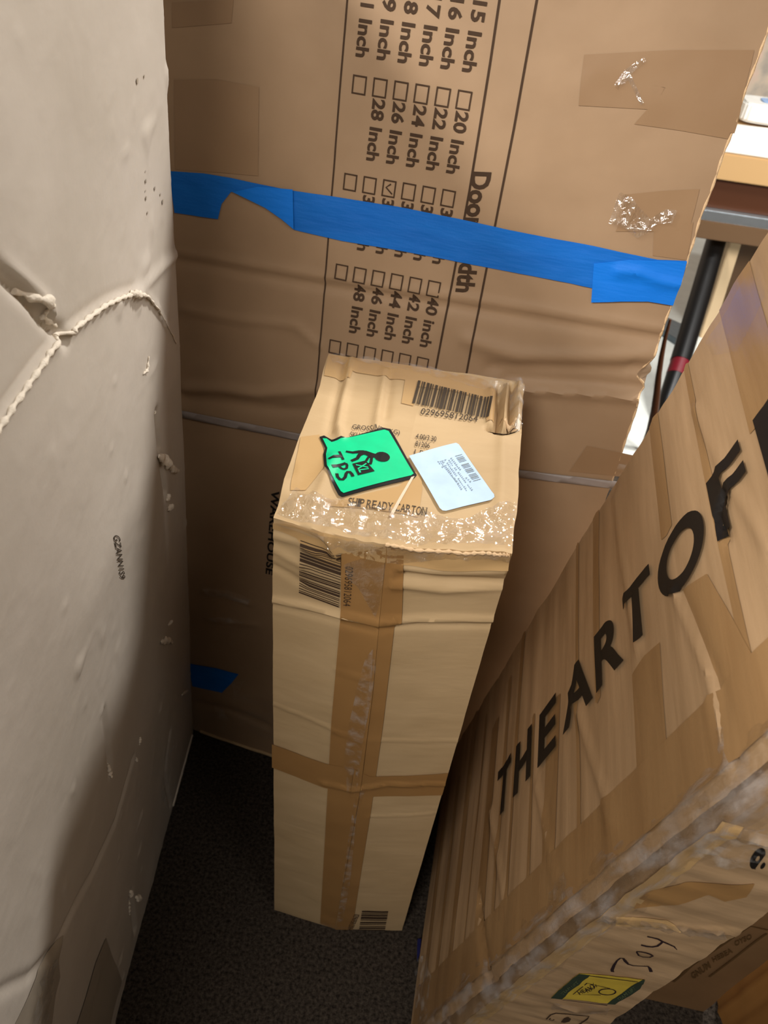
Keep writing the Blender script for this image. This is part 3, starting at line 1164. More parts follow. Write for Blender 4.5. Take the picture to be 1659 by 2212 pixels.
# near panel details
Flat().poly([(.018, .03), (.040, .03), (.028, .95), (.010, .95)]).drape('packing_tape', joy, .0009, M['tan_tape_pale'], rt, .012)
Flat().px(joy, [(1395, 1925), (1480, 1903), (1630, 1906), (1612, 1935), (1565, 1945), (1530, 1930), (1480, 1948), (1420, 1955), (1370, 1960)]).drape(
    'packing_tape', joy, .0012, M['tan_tape'], rt, .008)
Flat().px(joy, [(1330, 1978), (1440, 1985), (1470, 2000), (1390, 2000), (1330, 1998)]).drape('packing_tape', joy, .0012, M['tan_tape_pale'], rt, .008)
Flat().px(joy, [(1530, 1790), (1600, 1780), (1659, 1790), (1659, 1850), (1560, 1870), (1500, 1850), (1480, 1830)]).drape(
    'clear_film', joy, .002, M['film'], rt, .003, disp=lambda ab: .003 * ridged(np.c_[ab * [1, 3], ab[:, :1] * 0], 45, 16))
Flat().px(joy, [(1298, 1972), (1330, 1976), (1440, 1990), (1560, 2003), (1570, 2012), (1440, 2004), (1320, 1992), (1296, 1986)]).drape(
    'clear_film', joy, .0025, M['film_glint'], rt, .003, disp=lambda ab: .002 * ridged(np.c_[ab, ab[:, :1] * 0], 60, 17))
Flat().px(joy, [(1195, 2160), (1250, 2170), (1320, 2172), (1300, 2185), (1230, 2185), (1190, 2175)]).drape(
    'clear_film', joy, .002, M['film_glint'], rt, .003, disp=lambda ab: .002 * ridged(np.c_[ab, ab[:, :1] * 0], 60, 18))


def jpx(x, y, ox, oy, sc):
    return (ox + x / sc, oy + y / sc)


z = lambda x, y: joy.inv(1180 + x / 6.381, 1980 + y / 6.381)
lab = Flat().poly([z(450, 765), z(1355, 850), z(1340, 905), z(1290, 975), z(945, 1190), z(60, 1105)]).drape(
    'shipping_label', joy, .0014, M['label_yellow'], rt, .01)
Flat().poly([z(450, 765), z(605, 785), z(215, 1120), z(60, 1105)]).poly([z(1270, 880), z(1330, 845), z(1360, 850), z(1335, 910), z(1290, 975), z(945, 1190), z(835, 1180)]).drape(
    'label_band', joy, .0018, M['label_dark'], lab, .01)
f_ = Flat()
lw = .0013
f_.stroke([z(600, 790), z(1260, 872)], lw).stroke([z(220, 1120), z(840, 1185)], lw)
f_.stroke([z(880, 965), z(560, 890), z(370, 1045), z(750, 1055)], lw)
f_.stroke([z(960 - 110 + 115 * math.cos(t_) - 10, 1010 + 42 * math.sin(t_)) for t_ in np.linspace(0, 6.3, 22)], lw * 1.2)
f_.text('HEAVY', z(465, 1055), z(690, 930), z(425, 1010)).text('TEAM', z(560, 1030), z(700, 945), z(540, 1000))
f_.drape('label_print', joy, .0022, M['ink_pen'], lab, None)
for w_ in ((z(230, 1060), z(450, 880), z(200, 1030)), (z(1000, 1130), z(1240, 960), z(970, 1100))):
    Flat().text('TEAM LIFT', *w_).drape('label_print', joy, .0023, M['label_dark_ink'], lab, None)
f_ = Flat()
pw = .0022
f_.stroke([z(*p) for p in [(915, 745), (905, 720), (935, 650), (975, 590), (1020, 555), (1060, 560), (1090, 600), (1130, 640), (1190, 658), (1300, 665), (1400, 668), (1425, 695), (1445, 745)]], pw,
          taper=[1.6, 1.6, 1.3, .8, .7, 1, 1.6, 1, .7, .6, .8, 1.4, 1.6])
f_.stroke([z(*p) for p in [(1300, 470), (1255, 465), (1245, 475), (1275, 520), (1330, 540), (1420, 545), (1470, 525), (1430, 500), (1370, 480), (1300, 468)]], pw * .8)
f_.stroke([z(*p) for p in [(1305, 372), (1380, 390), (1460, 400), (1530, 388), (1580, 350), (1600, 325)]], pw)
f_.stroke([z(*p) for p in [(1390, 255), (1480, 275), (1540, 290), (1600, 325), (1660, 350), (1760, 395), (1800, 440)]], pw * .9, taper=[1, 1, 1.3, 1.1, 1, .8, .3])
f_.drape('handwriting', joy, .0014, M['ink_pen'], rt, None)
f_ = Flat()
f_.stroke([z(*p) for p in [(0, 1400), (60, 1340), (130, 1318), (350, 1335), (420, 1345), (590, 1360), (560, 1400), (440, 1480), (380, 1530)]], .0020)
f_.poly([z(200, 1440), z(245, 1385), z(300, 1370), z(340, 1400), z(320, 1430), z(250, 1450)])
f_.stroke([z(60, 1385), z(40, 1400), z(80, 1420), z(110, 1405)], .0015)
f_.drape('printed_symbol', joy, .0014, M['ink_soft'], rt, None)
e8 = Flat()
e8.text('8', joy.inv(1640, 1893), joy.inv(1672, 1858), joy.inv(1612, 1862), bold=.04)
e8.drape('printed_digit', joy, .0014, M['ink'], rt, None)

# ================================================================== TALL NARROW CARTON
ZT = .985
tTL, tTM, tTR = floor_pt(593, 1965), floor_pt(725, 2008), floor_pt(868, 2010)
tBRb, tBLb = np.array([.145, .790, 0]), np.array([-.098, .800, 0])
tBRt, tBLt = floor_pt(1133, 826, ZT), floor_pt(712, 765, ZT)
up = np.array([0, 0, ZT])
uTL, uTM, uTR = tTL + up, tTM + up, tTR + up
uTL = floor_pt(588, 1112, ZT)
uTM = floor_pt(835, 1177, ZT)
uTR = floor_pt(1109, 1190, ZT)
nFL = np.cross(tTM - tTL, [0, 0, 1.0])
nFR = np.cross(tTR - tTM, [0, 0, 1.0])
FLf = Surf(tTL, tTM - tTL, [0, 0, 1], (0, -1, 0))
FRf = Surf(tTM, tTR - tTM, [0, 0, 1], (0, -1, 0))
TPf = Surf([0, 0, ZT], [1, 0, 0], [0, 1, 0], (0, 0, 1))
vcre = [
    (np.vstack([pl3(FLf, [(588, 1298), (660, 1310), (740, 1330), (812, 1345)]), pl3(FRf, [(815, 1345), (900, 1340), (1000, 1340), (1070, 1342)])]), .005, .0055),
    (np.vstack([pl3(FLf, [(588, 1306), (740, 1341), (812, 1356)]), pl3(FRf, [(815, 1356), (900, 1349), (1066, 1352)])]), .006, -.003),
    (pl3(FRf, [(870, 1228), (960, 1238), (1090, 1236)]), .006, .004),
    (pl3(FRf, [(870, 1246), (960, 1256), (1085, 1262)]), .006, -.005),
    (pl3(FRf, [(850, 1264), (960, 1276), (1085, 1270)]), .005, .004),
    (pl3(FLf, [(590, 1190), (620, 1205), (650, 1220)]), .005, .003),
    (pl3(FLf, [(590, 1225), (620, 1240), (650, 1258)]), .005, -.003),
    (pl3(FLf, [(590, 1160), (640, 1170), (680, 1190)]), .005, .003),
    (pl3(FLf, [(700, 1145), (715, 1170), (725, 1195)]), .0045, .007),
    (np.vstack([pl3(FLf, [(590, 1522), (660, 1550), (740, 1585), (775, 1598)]), pl3(FRf, [(780, 1598), (850, 1600), (990, 1602)])]), .0025, .0016),
    (pl3(FRf, [(800, 1762), (870, 1762), (935, 1758)]), .0025, .0014),
    (np.vstack([pl3(FLf, [(725, 1445), (760, 1455), (790, 1466)])]), .0025, .0015),
    (np.vstack([pl3(FLf, [(700, 1690), (745, 1702), (760, 1706)]), pl3(FRf, [(762, 1706), (800, 1700), (830, 1694), (960, 1690)])]), .003, .0035),
]
tcre = [
    (pl3(TPf, [(757, 778), (748, 830), (735, 880), (728, 920), (735, 948)]), .005, .0065),
    (pl3(TPf, [(747, 778), (738, 830), (725, 880), (716, 930)]), .006, -.005),
    (pl3(TPf, [(720, 990), (700, 1040), (680, 1080)]), .006, .004),
    (pl3(TPf, [(835, 800), (829, 830), (820, 880), (812, 925)]), .005, .0045),
    (pl3(TPf, [(842, 800), (838, 850), (830, 900)]), .006, -.003),
    (pl3(TPf, [(1062, 845), (1060, 880), (1058, 915)]), .004, .004),
    (pl3(TPf, [(1080, 835), (1078, 880), (1073, 926)]), .0035, -.012),
    (pl3(TPf, [(1093, 835), (1090, 880), (1085, 928)]), .0030, .007),
    (pl3(TPf, [(1107, 832), (1104, 880), (1100, 925)]), .0035, -.011),
    (pl3(TPf, [(1120, 830), (1119, 870), (1117, 925)]), .0035, .006),
    (pl3(TPf, [(1055, 925), (1085, 936), (1100, 930), (1118, 922)]), .0030, -.012),
    (pl3(TPf, [(1085, 940), (1083, 1040), (1078, 1110)]), .006, .003),
]


def warp_tall(P):
    z_ = P[:, 2]
    x, y = P[:, 0], P[:, 1]
    nf = np.array([0, -1.0, 0])
    topm = smooth(z_, ZT - .006, ZT - .001)
    fy = 1 - smooth(y, .56, .60)
    o = .0010 * vnoise(P, 10, 51) + .0005 * vnoise(P, 34, 52)
    hi = smooth(z_, ZT - .10, ZT)
    o += hi * (.0030 * vnoise(P * [1, 1, 2.2], 22, 53) + .0008 * vnoise(P * [1, 1, 2], 60, 54)) * (1 - smooth(z_, ZT - .004, ZT) * .3)
    for line, w, amp in vcre:
        o += crease(P, line, w, amp)
    Q = P + nf * (o * fy * (1 - topm * .6))[:, None]
    # top sheet
    fe = 1 - smooth(y, .535, .60)                       # crumpled front edge band
    lc = np.exp(-(((x + .10) / .045) ** 2 + ((y - .56) / .05) ** 2))
    rc = np.exp(-(((x - .15) / .022) ** 2 + ((y - .80) / .05) ** 2))
    dz = .0012 * vnoise(P, 9, 55) + .0006 * vnoise(P, 30, 56)
    dz += fe * (.0035 * vnoise(P, 30, 57) + .0018 * ridged(P, 62, 58) - .003)
    dz += lc * (.007 * ridged(P, 40, 59) - .006)
    dz += rc * .004 * ridged(P, 70, 60)
    ex = np.exp(-((x - (.128 + (y - .538) * .09)) / .006) ** 2) * .003
    dz -= ex
    for line, w, amp in tcre:
        dz += crease(P, line, w, amp) * (topm > .5)
    soft = smooth(z_, ZT - .02, ZT)
    Q = Q + np.array([0, 0, 1.0]) * (dz * soft)[:, None]
    # side ripple
    sx = np.where(x > .03, 1.0, -1.0) * smooth(np.abs(x - .02), .09, .12)
    Q = Q + np.array([1.0, 0, 0]) * (sx * (.0022 * vnoise(P, 18, 61) + .0006 * vnoise(P, 55, 62)) * (.25 + hi))[:, None]
    return Q


FLs = Surf(tTL, tTM - tTL, [0, 0, 1], (0, -1, 0), warp_tall)
FRs = Surf(tTM, tTR - tTM, [0, 0, 1], (0, -1, 0), warp_tall)
TPs = Surf([0, 0, ZT], [1, 0, 0], [0, 1, 0], (0, 0, 1), warp_tall)
tt = thing('narrow_carton', 'narrow upright tan carton with green and white labels on its crumpled top', 'cardboard box')
VN, FN, DN = 240, 44, 90
mBb, mBt = (tBRb + tBLb) / 2, (tBRt + tBLt) / 2
q = [
    (tTL, tTM, uTM, uTL, FN, VN), (tTM, tTR, uTR, uTM, FN, VN),
    (tTR, tBRb, tBRt, uTR, DN, VN), (tTL, tBLb, tBLt, uTL, DN, VN),
    (tBLb, mBb, mBt, tBLt, FN, VN), (mBb, tBRb, tBRt, mBt, FN, VN),
    (uTL, uTM, mBt, tBLt, FN, DN), (uTM, uTR, tBRt, mBt, FN, DN),
    (tTL, tTM, mBb, tBLb, FN, DN), (tTM, tTR, tBRb, mBb, FN, DN),
]
shell('carton_body', q, warp_tall, M['kraft_tall'], tt, sharp=70)


def both(name, leftpts, rightpts, eps, mat, step=.006, disp=None, parent=None):
    """one band of tape running over the centre crease of the two front panels"""
    obs = []
    for surf, pts in ((FLs, leftpts), (FRs, rightpts)):
        if pts:
            obs.append(Flat().px(surf, pts).drape(name, surf, eps, mat, None, step, disp))
    if len(obs) == 2:
        bm = bmesh.new()
        bm.from_mesh(obs[0].data)
        bm.from_mesh(obs[1].data)
        bm.to_mesh(obs[0].data)
        bm.free()
        bpy.data.objects.remove(obs[1])
    obs[0].parent = parent or tt
    return obs[0]


# vertical tape over the crease, horizontal tape lower down
both('packing_tape', [(737, 1196), (835, 1180), (805, 1500), (780, 1700), (724, 2006), (692, 1994), (706, 1740), (716, 1560), (735, 1330)],
     [(835, 1180), (872, 1186), (868, 1340), (851, 1355), (828, 1560), (803, 1740), (768, 1960), (762, 2008), (724, 2008), (780, 1700), (805, 1500)],
     .0009, M['tan_tape'])
both('packing_tape', [(588, 1606), (640, 1625), (704, 1648), (765, 1660), (757, 1712), (700, 1700), (640, 1676), (588, 1656)],
     [(765, 1660), (800, 1676), (880, 1674), (968, 1668), (955, 1716), (870, 1718), (757, 1722)],
     .0014, M['tan_tape'])
both('packing_tape', [(590, 1128), (680, 1150), (725, 1195), (835, 1215), (835, 1182), (700, 1146)],
     [(835, 1182), (1104, 1196), (1098, 1232), (960, 1232), (835, 1215)], .0009, M['tan_tape_pale'])
both('packing_tape', [(588, 1128), (640, 1145), (690, 1160), (735, 1200), (737, 1232), (690, 1212), (640, 1160), (588, 1140)], None, .0012, M['tan_tape_pale'])
# glossy crinkled centre seam
ctr = lambda ab: .0014 * ridged(np.c_[ab * [4, 1], ab[:, :1] * 0], 22, 71)
both('clear_tape', [(790, 1420), (806, 1400), (804, 1500), (784, 1600), (770, 1700), (750, 1706), (744, 1640), (755, 1560), (775, 1470)],
     [(806, 1400), (812, 1440), (800, 1520), (784, 1600), (772, 1702), (790, 1700), (770, 1760), (757, 1900), (740, 1990), (728, 1990), (760, 1760), (784, 1600)],
     .0022, M['film'], .004, ctr)
both('clear_tape', [(590, 1958), (640, 1975), (724, 2000), (724, 2007), (600, 1968)], [(724, 2000), (800, 2002), (768, 2008), (724, 2008)], .0015, M['film_flat'], .006)

# top tape
Flat().px(TPs, [(712, 768), (800, 778), (920, 796), (1030, 816), (1050, 822), (1066, 838), (1062, 862), (980, 846), (905, 836), (893, 878), (867, 872),
                (875, 822), (762, 802), (756, 818), (700, 812)]).drape('packing_tape', TPs, .0009, M['tan_tape_pale'], tt, .005)
Flat().px(TPs, [(700, 1078), (740, 1080), (860, 1052), (910, 1010), (912, 1060), (903, 1118), (800, 1100), (700, 1092)]).drape(
    'packing_tape', TPs, .0009, M['tan_tape_pale'], tt, .005)
Flat().px(TPs, [(652, 945), (690, 940), (702, 985), (700, 1010), (660, 1060), (628, 1060), (640, 1000)]).drape(
    'packing_tape', TPs, .0009, M['tan_tape_pale'], tt, .005)
Flat().px(TPs, [(1052, 845), (1070, 842), (1066, 915), (1050, 912)]).drape('packing_tape', TPs, .001, M['tan_tape_pale'], tt, .004)

# clear film crumpled along the front edge (top and front parts)
cr3 = lambda k, amp, seed: (lambda ab: amp * ridged(np.c_[ab, ab[:, :1] * 0], k, seed) + amp * .5 * ridged(np.c_[ab, ab[:, :1] * 0], k * 2.3, seed + 1))
Flat().px(TPs, [(610, 1092), (640, 1060), (700, 1078), (800, 1096), (900, 1110), (1000, 1128), (1060, 1100), (1112, 1090), (1108, 1186), (1000, 1180), (835, 1172), (700, 1142), (595, 1116)]).drape(
    'crinkled_clear_film', TPs, .0025, M['film_glint'], tt, .0022, disp=cr3(75, .0022, 81))
both('crinkled_clear_film', [(655, 1134), (835, 1178), (835, 1215), (790, 1200), (720, 1180)],
     [(835, 1178), (1105, 1192), (1100, 1206), (960, 1204), (870, 1212), (835, 1214)],
     .0022, M['film_glint'], .0022, cr3(75, .0016, 83))
both('crinkled_clear_film', [(745, 1215), (790, 1200), (835, 1215), (822, 1300), (812, 1330), (790, 1290), (770, 1260), (750, 1240)], None,
     .0022, M['film_glint'], .003, cr3(50, .0012, 85))
Flat().px(TPs, [(712, 766), (800, 776), (900, 790), (1000, 812), (1130, 826), (1125, 850), (1060, 842), (960, 822), (860, 800), (780, 785), (720, 790)]).drape(
    'crinkled_clear_film', TPs, .002, M['film'], tt, .003, disp=cr3(45, .002, 87))
Flat().px(TPs, [(1090, 832), (1133, 827), (1126, 925), (1112, 940), (1100, 900)]).drape(
    'crinkled_clear_film', TPs, .002, M['film'], tt, .003, disp=cr3(60, .003, 89))
Flat().px(TPs, [(888, 1034), (895, 1032), (868, 1080), (848, 1118), (840, 1118), (862, 1078)]).drape(
    'clear_film_fold', TPs, .0024, solid('film_fold', rgb(226, 206, 180), .3, coat=.5), tt, .004)

# print on the top
bp0 = np.array(TPs.inv(903, 824)); bp1 = np.array(TPs.inv(1064, 858)); bp2 = np.array(TPs.inv(890, 873)); bp3 = np.array(TPs.inv(1055, 902))
seqs = [3, 2, 1, 1, 2, 2, 3, 1, 2, 1, 1, 2, 3, 2, 1, 1, 2, 1, 4, 1, 2, 2, 1, 1, 3, 2, 1, 2, 3, 1, 1, 1, 2, 3, 1, 2, 2, 1, 3, 1, 1, 2, 3, 2, 2, 1, 2, 1, 3]


def quad_bars(surf, q00, q10, q01, q11, seq, mi=0, fl=None):
    fl = fl or Flat()
    tot = sum(seq)
    t_ = 0
    for k, w_ in enumerate(seq):
        if k % 2 == 0:
            a_, b_ = t_ / tot, (t_ + w_) / tot
            fl.poly([q00 + (q10 - q00) * a_, q00 + (q10 - q00) * b_, q01 + (q11 - q01) * b_, q01 + (q11 - q01) * a_])
        t_ += w_
    return fl


quad_bars(TPs, bp0, bp1, bp2, bp3, seqs).drape('printed_barcode', TPs, .0019, M['ink_mid'], tt, .006)
Flat().text('029695812064', TPs.inv(907, 897), TPs.inv(1030, 914), TPs.inv(911, 884)).drape('printed_number', TPs, .0019, M['ink_mid'], tt, .006)
Flat().text('GROSS/NET(KG)', TPs.inv(759, 932), TPs.inv(862, 945), TPs.inv(762, 919)).drape('printed_line', TPs, .0019, M['ink_mid'], tt, .006)
Flat().text('SKU NO.', TPs.inv(755, 947), TPs.inv(800, 953), TPs.inv(757, 935)).drape('printed_line', TPs, .0019, M['ink_mid'], tt, .006)
Flat().text('4.00/3.30', TPs.inv(897, 950), TPs.inv(941, 957), TPs.inv(899, 939)).drape('printed_line', TPs, .0019, M['ink_mid'], tt, .006)
Flat().text('81206', TPs.inv(896, 966), TPs.inv(927, 971), TPs.inv(898, 955)).drape('printed_line', TPs, .0019, M['ink_mid'], tt, .006)
Flat().text('1 PC', TPs.inv(894, 984), TPs.inv(924, 989), TPs.inv(896, 973)).drape('printed_line', TPs, .0019, M['ink_mid'], tt, .006)


# serif caption, drawn letter by letter with small feet
def serif_text(surf, string, p0, p1, p2, bold=0.0):
    p0, p1, p2 = np.array(p0), np.array(p1), np.array(p2)
    f = Flat()
    wid = {'I': .45, ' ': .38, 'M': 1.2, 'P': .78, 'S': .72, 'E': .84, 'C': .92, 'O': 1.0, 'T': .86}
    ws = [wid.get(ch, .95) for ch in string]
    tot = sum(ws)
    feet = {'H': [(.12, 0), (.88, 0), (.12, 1), (.88, 1)], 'I': [(.5, 0), (.5, 1)], 'P': [(.15, 0), (.1, 1)], 'R': [(.15, 0), (.9, 0), (.1, 1)],
            'A': [(.05, 0), (.95, 0)], 'T': [(.5, 0)], 'N': [(.12, 0), (.12, 1), (.88, 1)], 'Y': [(.5, 0), (.08, 1), (.92, 1)],
            'E': [(.12, 0), (.12, 1)], 'D': [(.12, 0), (.12, 1)]}
    x = 0
    U = p1 - p0
    W = p2 - p0
    for ch, w_ in zip(string, ws):
        a, b = x / tot, (x + w_ * .86) / tot
        if ch != ' ':
            f.text(ch, p0 + U * a, p0 + U * b, p0 + U * a + W, bold=bold)
            for (u_, v_) in feet.get(ch, []):
                cc = p0 + U * (a + (b - a) * u_) + W * (v_ * .96 + .02)
                du = U / tot * .20
                f.poly([cc - du - W * .025, cc + du - W * .025, cc + du + W * .025, cc - du + W * .025])
        x += w_
    return f


serif_text(TPs, 'SHIP READY CARTON', TPs.inv(750, 1094), TPs.inv(922, 1116), TPs.inv(754, 1077)).drape('printed_caption', TPs, .0016, M['ink_mid'], tt, .006)

# green label
lg = Flat().px(TPs, [(690, 947), (700, 944), (716, 953), (745, 948), (828, 927), (843, 930), (900, 1030), (893, 1037), (738, 1077), (731, 1073), (700, 1010), (698, 985), (702, 972)]).drape(
    'green_label', TPs, .0022, M['label_black'], tt, .004)
lg['label'] = 'bright green square label with black border and lettering'
Flat().px(TPs, [(697, 951), (705, 951), (716, 959), (830, 932), (839, 935), (893, 1027), (887, 1031), (742, 1069), (736, 1065), (706, 1009), (704, 985), (707, 972)]).drape(
    'label_face', TPs, .0027, M['label_green'], lg, .004)
g = lambda x, y: TPs.inv(660 + x / 6.9125, 920 + y / 6.9125)
# TPS reads down the label; letter tops point right-up
f_ = Flat()
f_.stroke([g(340, 525), g(545, 480)], .0036).stroke([g(500, 415), g(560, 540)], .0030)
f_.stroke([g(395, 635), g(600, 590)], .0036)
f_.stroke([g(600, 592), g(618, 625), g(612, 665), g(575, 680), g(535, 670), g(505, 640), g(498, 612)], .0028)
f_.stroke([g(465, 745), g(475, 795), g(510, 832), g(555, 835), g(590, 800), g(605, 745), g(625, 722), g(660, 722), g(690, 755), g(705, 790)], .0034)
f_.drape('label_lettering', TPs, .0033, M['label_black'], lg, .006)
f_ = Flat()
f_.stroke([g(600, 415), g(700, 432), g(800, 420), g(870, 425)], .0040, taper=[.7, .9, 1.2, 1.5])
f_.stroke([g(680, 558), g(770, 520), g(800, 470), g(850, 440)], .0044, taper=[.8, .9, 1, 1.3])
f_.poly([g(830, 405), g(900, 405), g(1000, 440), g(1080, 465), g(1085, 485), g(1020, 505), g(970, 520), g(900, 470), g(830, 455)])
f_.stroke([g(900, 560), g(930, 510), g(975, 480)], .0028).stroke([g(985, 500), g(975, 570), g(960, 610)], .0030)
f_.poly([g(900, 560), g(930, 610), g(985, 605), g(1000, 560), g(975, 590), g(930, 590)])
hc = np.array(g(1140, 495))
f_.poly([hc + .0085 * np.array([math.cos(t_), math.sin(t_)]) for t_ in np.linspace(0, 6.283, 17)[:-1]])
f_.poly([g(695, 600), g(890, 552), g(1030, 710), g(780, 772)])
f_.drape('label_pictogram', TPs, .0033, M['label_black'], lg, .006)
Flat().text('XL', g(745, 612), g(800, 740), g(900, 590), bold=.02).drape('label_lettering', TPs, .0038, M['label_green'], lg, .006)

# white label
wl = Flat().px(TPs, [(883, 989), (930, 975), (975, 963), (984, 961), (990, 964), (996, 972), (1030, 1022), (1066, 1072), (1067, 1078), (1060, 1084), (1010, 1096), (962, 1108), (955, 1107), (949, 1102)]).drape(
    'white_label', TPs, .0030, M['label_white'], tt, .005)
wl['label'] = 'white rounded rectangular address label'
h = lambda x, y: np.array(TPs.inv(880 + x / 8.7316, 950 + y / 8.7316))
fb = quad_bars(TPs, h(890, 350), h(1235, 830), h(1020, 315), h(1375, 790), [1, 2, 1, 1, 2, 1, 1, 1, 1, 4, 2, 1, 1, 1, 1, 2, 1, 1, 2, 1, 1, 3, 1, 1, 1, 1, 2, 1, 1, 2, 1])
fb.drape('label_barcode', TPs, .0035, M['ink_grey'], wl, None)
f_ = Flat()
for k, (x0, y0, x1, y1) in enumerate([(800, 390, 990, 630), (740, 400, 1210, 1015), (690, 420, 1110, 1020), (640, 440, 1010, 1000), (600, 450, 950, 890), (560, 450, 660, 585), (1080, 760, 1190, 860)]):
    a, b = h(x0, y0), h(x1, y1)
    n_ = max(3, int(np.linalg.norm(b - a) / .0026))
    wid_ = h(x0 + 32, y0 - 8) - a
    rs = random.Random(k)
    for i in range(n_):
        if rs.random() < .15:
            continue
        u0, u1 = i / n_, (i + .72) / n_
        c0_ = a + (b - a) * u0
        c1_ = a + (b - a) * u1
        hh = rs.uniform(.55, 1)
        f_.poly([c0_, c1_, c1_ + wid_ * hh * .45, c0_ + wid_ * hh * .45])
        if rs.random() < .7:
            f_.poly([c0_ + wid_ * .6, c0_ + (c1_ - c0_) * .5 + wid_ * .6, c0_ + (c1_ - c0_) * .5 + wid_ * 1, c0_ + wid_ * 1])
f_.drape('label_print', TPs, .0035, M['ink_grey'], wl, None)

# front print
k_ = lambda x, y: np.array(FLs.inv(580 + x / 5.925, 1060 + y / 5.925))
seq2 = [1, 2, 3, 1, 1, 1, 1, 2, 1, 2, 3, 1, 3, 1, 4, 2, 1, 2, 1, 3, 1, 2, 2, 1, 1, 1, 2, 3, 1, 1, 2, 1, 3, 2, 1, 1, 1, 2, 1, 2, 1, 1, 2]
quad_bars(FLs, k_(415, 615), k_(395, 1290), k_(935, 800), k_(905, 1480), seq2).drape('printed_barcode', FLs, .0020, M['ink_soft'], tt, .006)
Flat().text('029695812064', k_(990, 955), k_(960, 1460), k_(1090, 965)).drape('printed_number', FLs, .0016, M['ink_soft'], tt, .006)
j_ = lambda x, y: np.array(FRs.inv(560 + x / 2.95, 1300 + y / 2.95))
quad_bars(FRs, j_(655, 1965), j_(635, 2090), j_(822, 1968), j_(800, 2090), [2, 1, 1, 1, 2, 1, 3, 1, 1, 2, 2, 1, 1, 2, 1, 1, 2, 1, 1]).drape('printed_barcode', FRs, .0013, M['ink_soft'], tt, .006)
Flat().text('029695812064', j_(605, 1985), j_(560, 2085), j_(640, 1990)).drape('printed_number', FRs, .0014, M['ink_soft'], tt, .006)

# torn lip at the crumpled rear right corner
scrap(TPs, 1100, 930, 3, (.010, .003), .016, M['torn_kraft'], tt, h=.004)
scrap(TPs, 1122, 915, 2, (.004, .010), .014, M['torn'], tt, h=.006)
Flat().px(TPs, [(1055, 922), (1085, 936), (1110, 929), (1118, 926), (1112, 934), (1086, 941)]).drape('torn_slit', TPs, .0014, M['ink_soft'], tt, .004)

# frayed board layer along the front edge
fray = [(832, 1176), (880, 1181), (940, 1186), (1000, 1190), (1050, 1192), (1085, 1196), (1106, 1190)]
pf = []
for i in range(len(fray) - 1):
    for k in range(8):
        f_ = k / 8
        pf.append(FRs.inv(fray[i][0] * (1 - f_) + fray[i + 1][0] * f_, fray[i][1] * (1 - f_) + fray[i + 1][1] * f_))
P3 = FRs.pts(pf, .0008)
ridge_obj('frayed_edge', P3, [.0018 * (1 + .5 * math.sin(i * 2.3)) for i in range(len(P3))], M['torn_kraft'], tt, 6)

# ================================================================== CARTONS LOWER RIGHT
ta, tb = floor_pt(1380, 2155), floor_pt(1520, 2185)
td = (tb - ta) / np.linalg.norm(tb - ta)
tn = np.array([-td[1], td[0], 0])            # away from camera
tl = ta - td * .04
plw = thing('plain_carton', 'dark brown carton with faint framed print, standing behind the leaning lettered carton', 'cardboard box')


def box_thing(parent, a, b, back, h, mat, warp=None, name='carton_body', nu=20, nv=60):
    u = np.array([0, 0, h])
    c_, d_ = b + back, a + back
    q = [(a, b, b + u, a + u, nu, nv), (b, c_, c_ + u, b + u, nu, nv), (c_, d_, d_ + u, c_ + u, nu, nv), (d_, a, a + u, d_ + u, nu, nv),
         (a, b, c_, d_, nu, nu), (a + u, b + u, c_ + u, d_ + u, nu, nu)]
    return shell(name, q, warp, mat, parent)


def warp_soft(seed, amp=.002):
    def w(P):
        return P + np.c_[amp * vnoise(P, 14, seed), amp * vnoise(P, 14, seed + 1), P[:, 2] * 0]
    return w


box_thing(plw, tl, tb, tn * .25, .62, M['kraft_dark'], warp_soft(91))
PS = Surf(ta, td, [0, 0, 1], -tn, warp_soft(91))
p_ = lambda x, y: PS.inv(1400 + x / 6.405, 1960 + y / 6.405)
f_ = Flat()
f_.stroke([p_(340, 1010), p_(600, 790), p_(860, 600), p_(1100, 440), p_(1400, 235), p_(1650, 290)], .004)
f_.stroke([p_(840, 940), p_(1240, 640), p_(1640, 340)], .0035)
f_.drape('printed_frame', PS, .0026, M['ink_faint'], plw, .02)
Flat().text('GNUM', p_(610, 975), p_(870, 810), p_(570, 900), bold=.03).text('HEBEA', p_(900, 740), p_(1170, 600), p_(870, 680), bold=.03).text(
    'OYSO', p_(1200, 520), p_(1440, 410), p_(1180, 450), bold=.03).drape('printed_word', PS, .0026, M['ink_faint'], plw, .02)

ya, yb = floor_pt(1547, 2152), floor_pt(1560, 2212)
yd = (yb - ya) / np.linalg.norm(yb - ya)
yf = yb + yd * .25
ob_ = thing('amber_carton', 'orange brown carton with upright folds at the lower right corner of the photo', 'cardboard box')
ycr = []


def warp_y(P):
    # upright board folds
    r = P - ya
    a = r @ yd
    o = .004 * np.exp(-((a - .025) / .006) ** 2) - .003 * np.exp(-((a - .05) / .008) ** 2) + .0015 * vnoise(P, 20, 95)
    return P + np.c_[-o, o * 0, o * 0]


box_thing(ob_, ya, yf, np.array([.3, .01, 0]), .30, M['kraft_orange'], warp_y, nu=60, nv=40)

# ================================================================== BACKGROUND RIGHT: work table and things by it
TZ = .75
wA, wB = floor_pt(1556, 331, TZ), floor_pt(1659, 346, TZ)
wd = (wB - wA) / np.linalg.norm(wB - wA)
wn = np.array([-wd[1], wd[0], 0])
W = Surf(wA, wd, [0, 0, 1], -wn)
a_l, a_r = -.12, 1.2
vz = lambda x, y: W.inv(x, y)[1]
tw = thing('work_table', 'wooden work table with pale top edge and dark rails, behind the cartons at upper right', 'table')


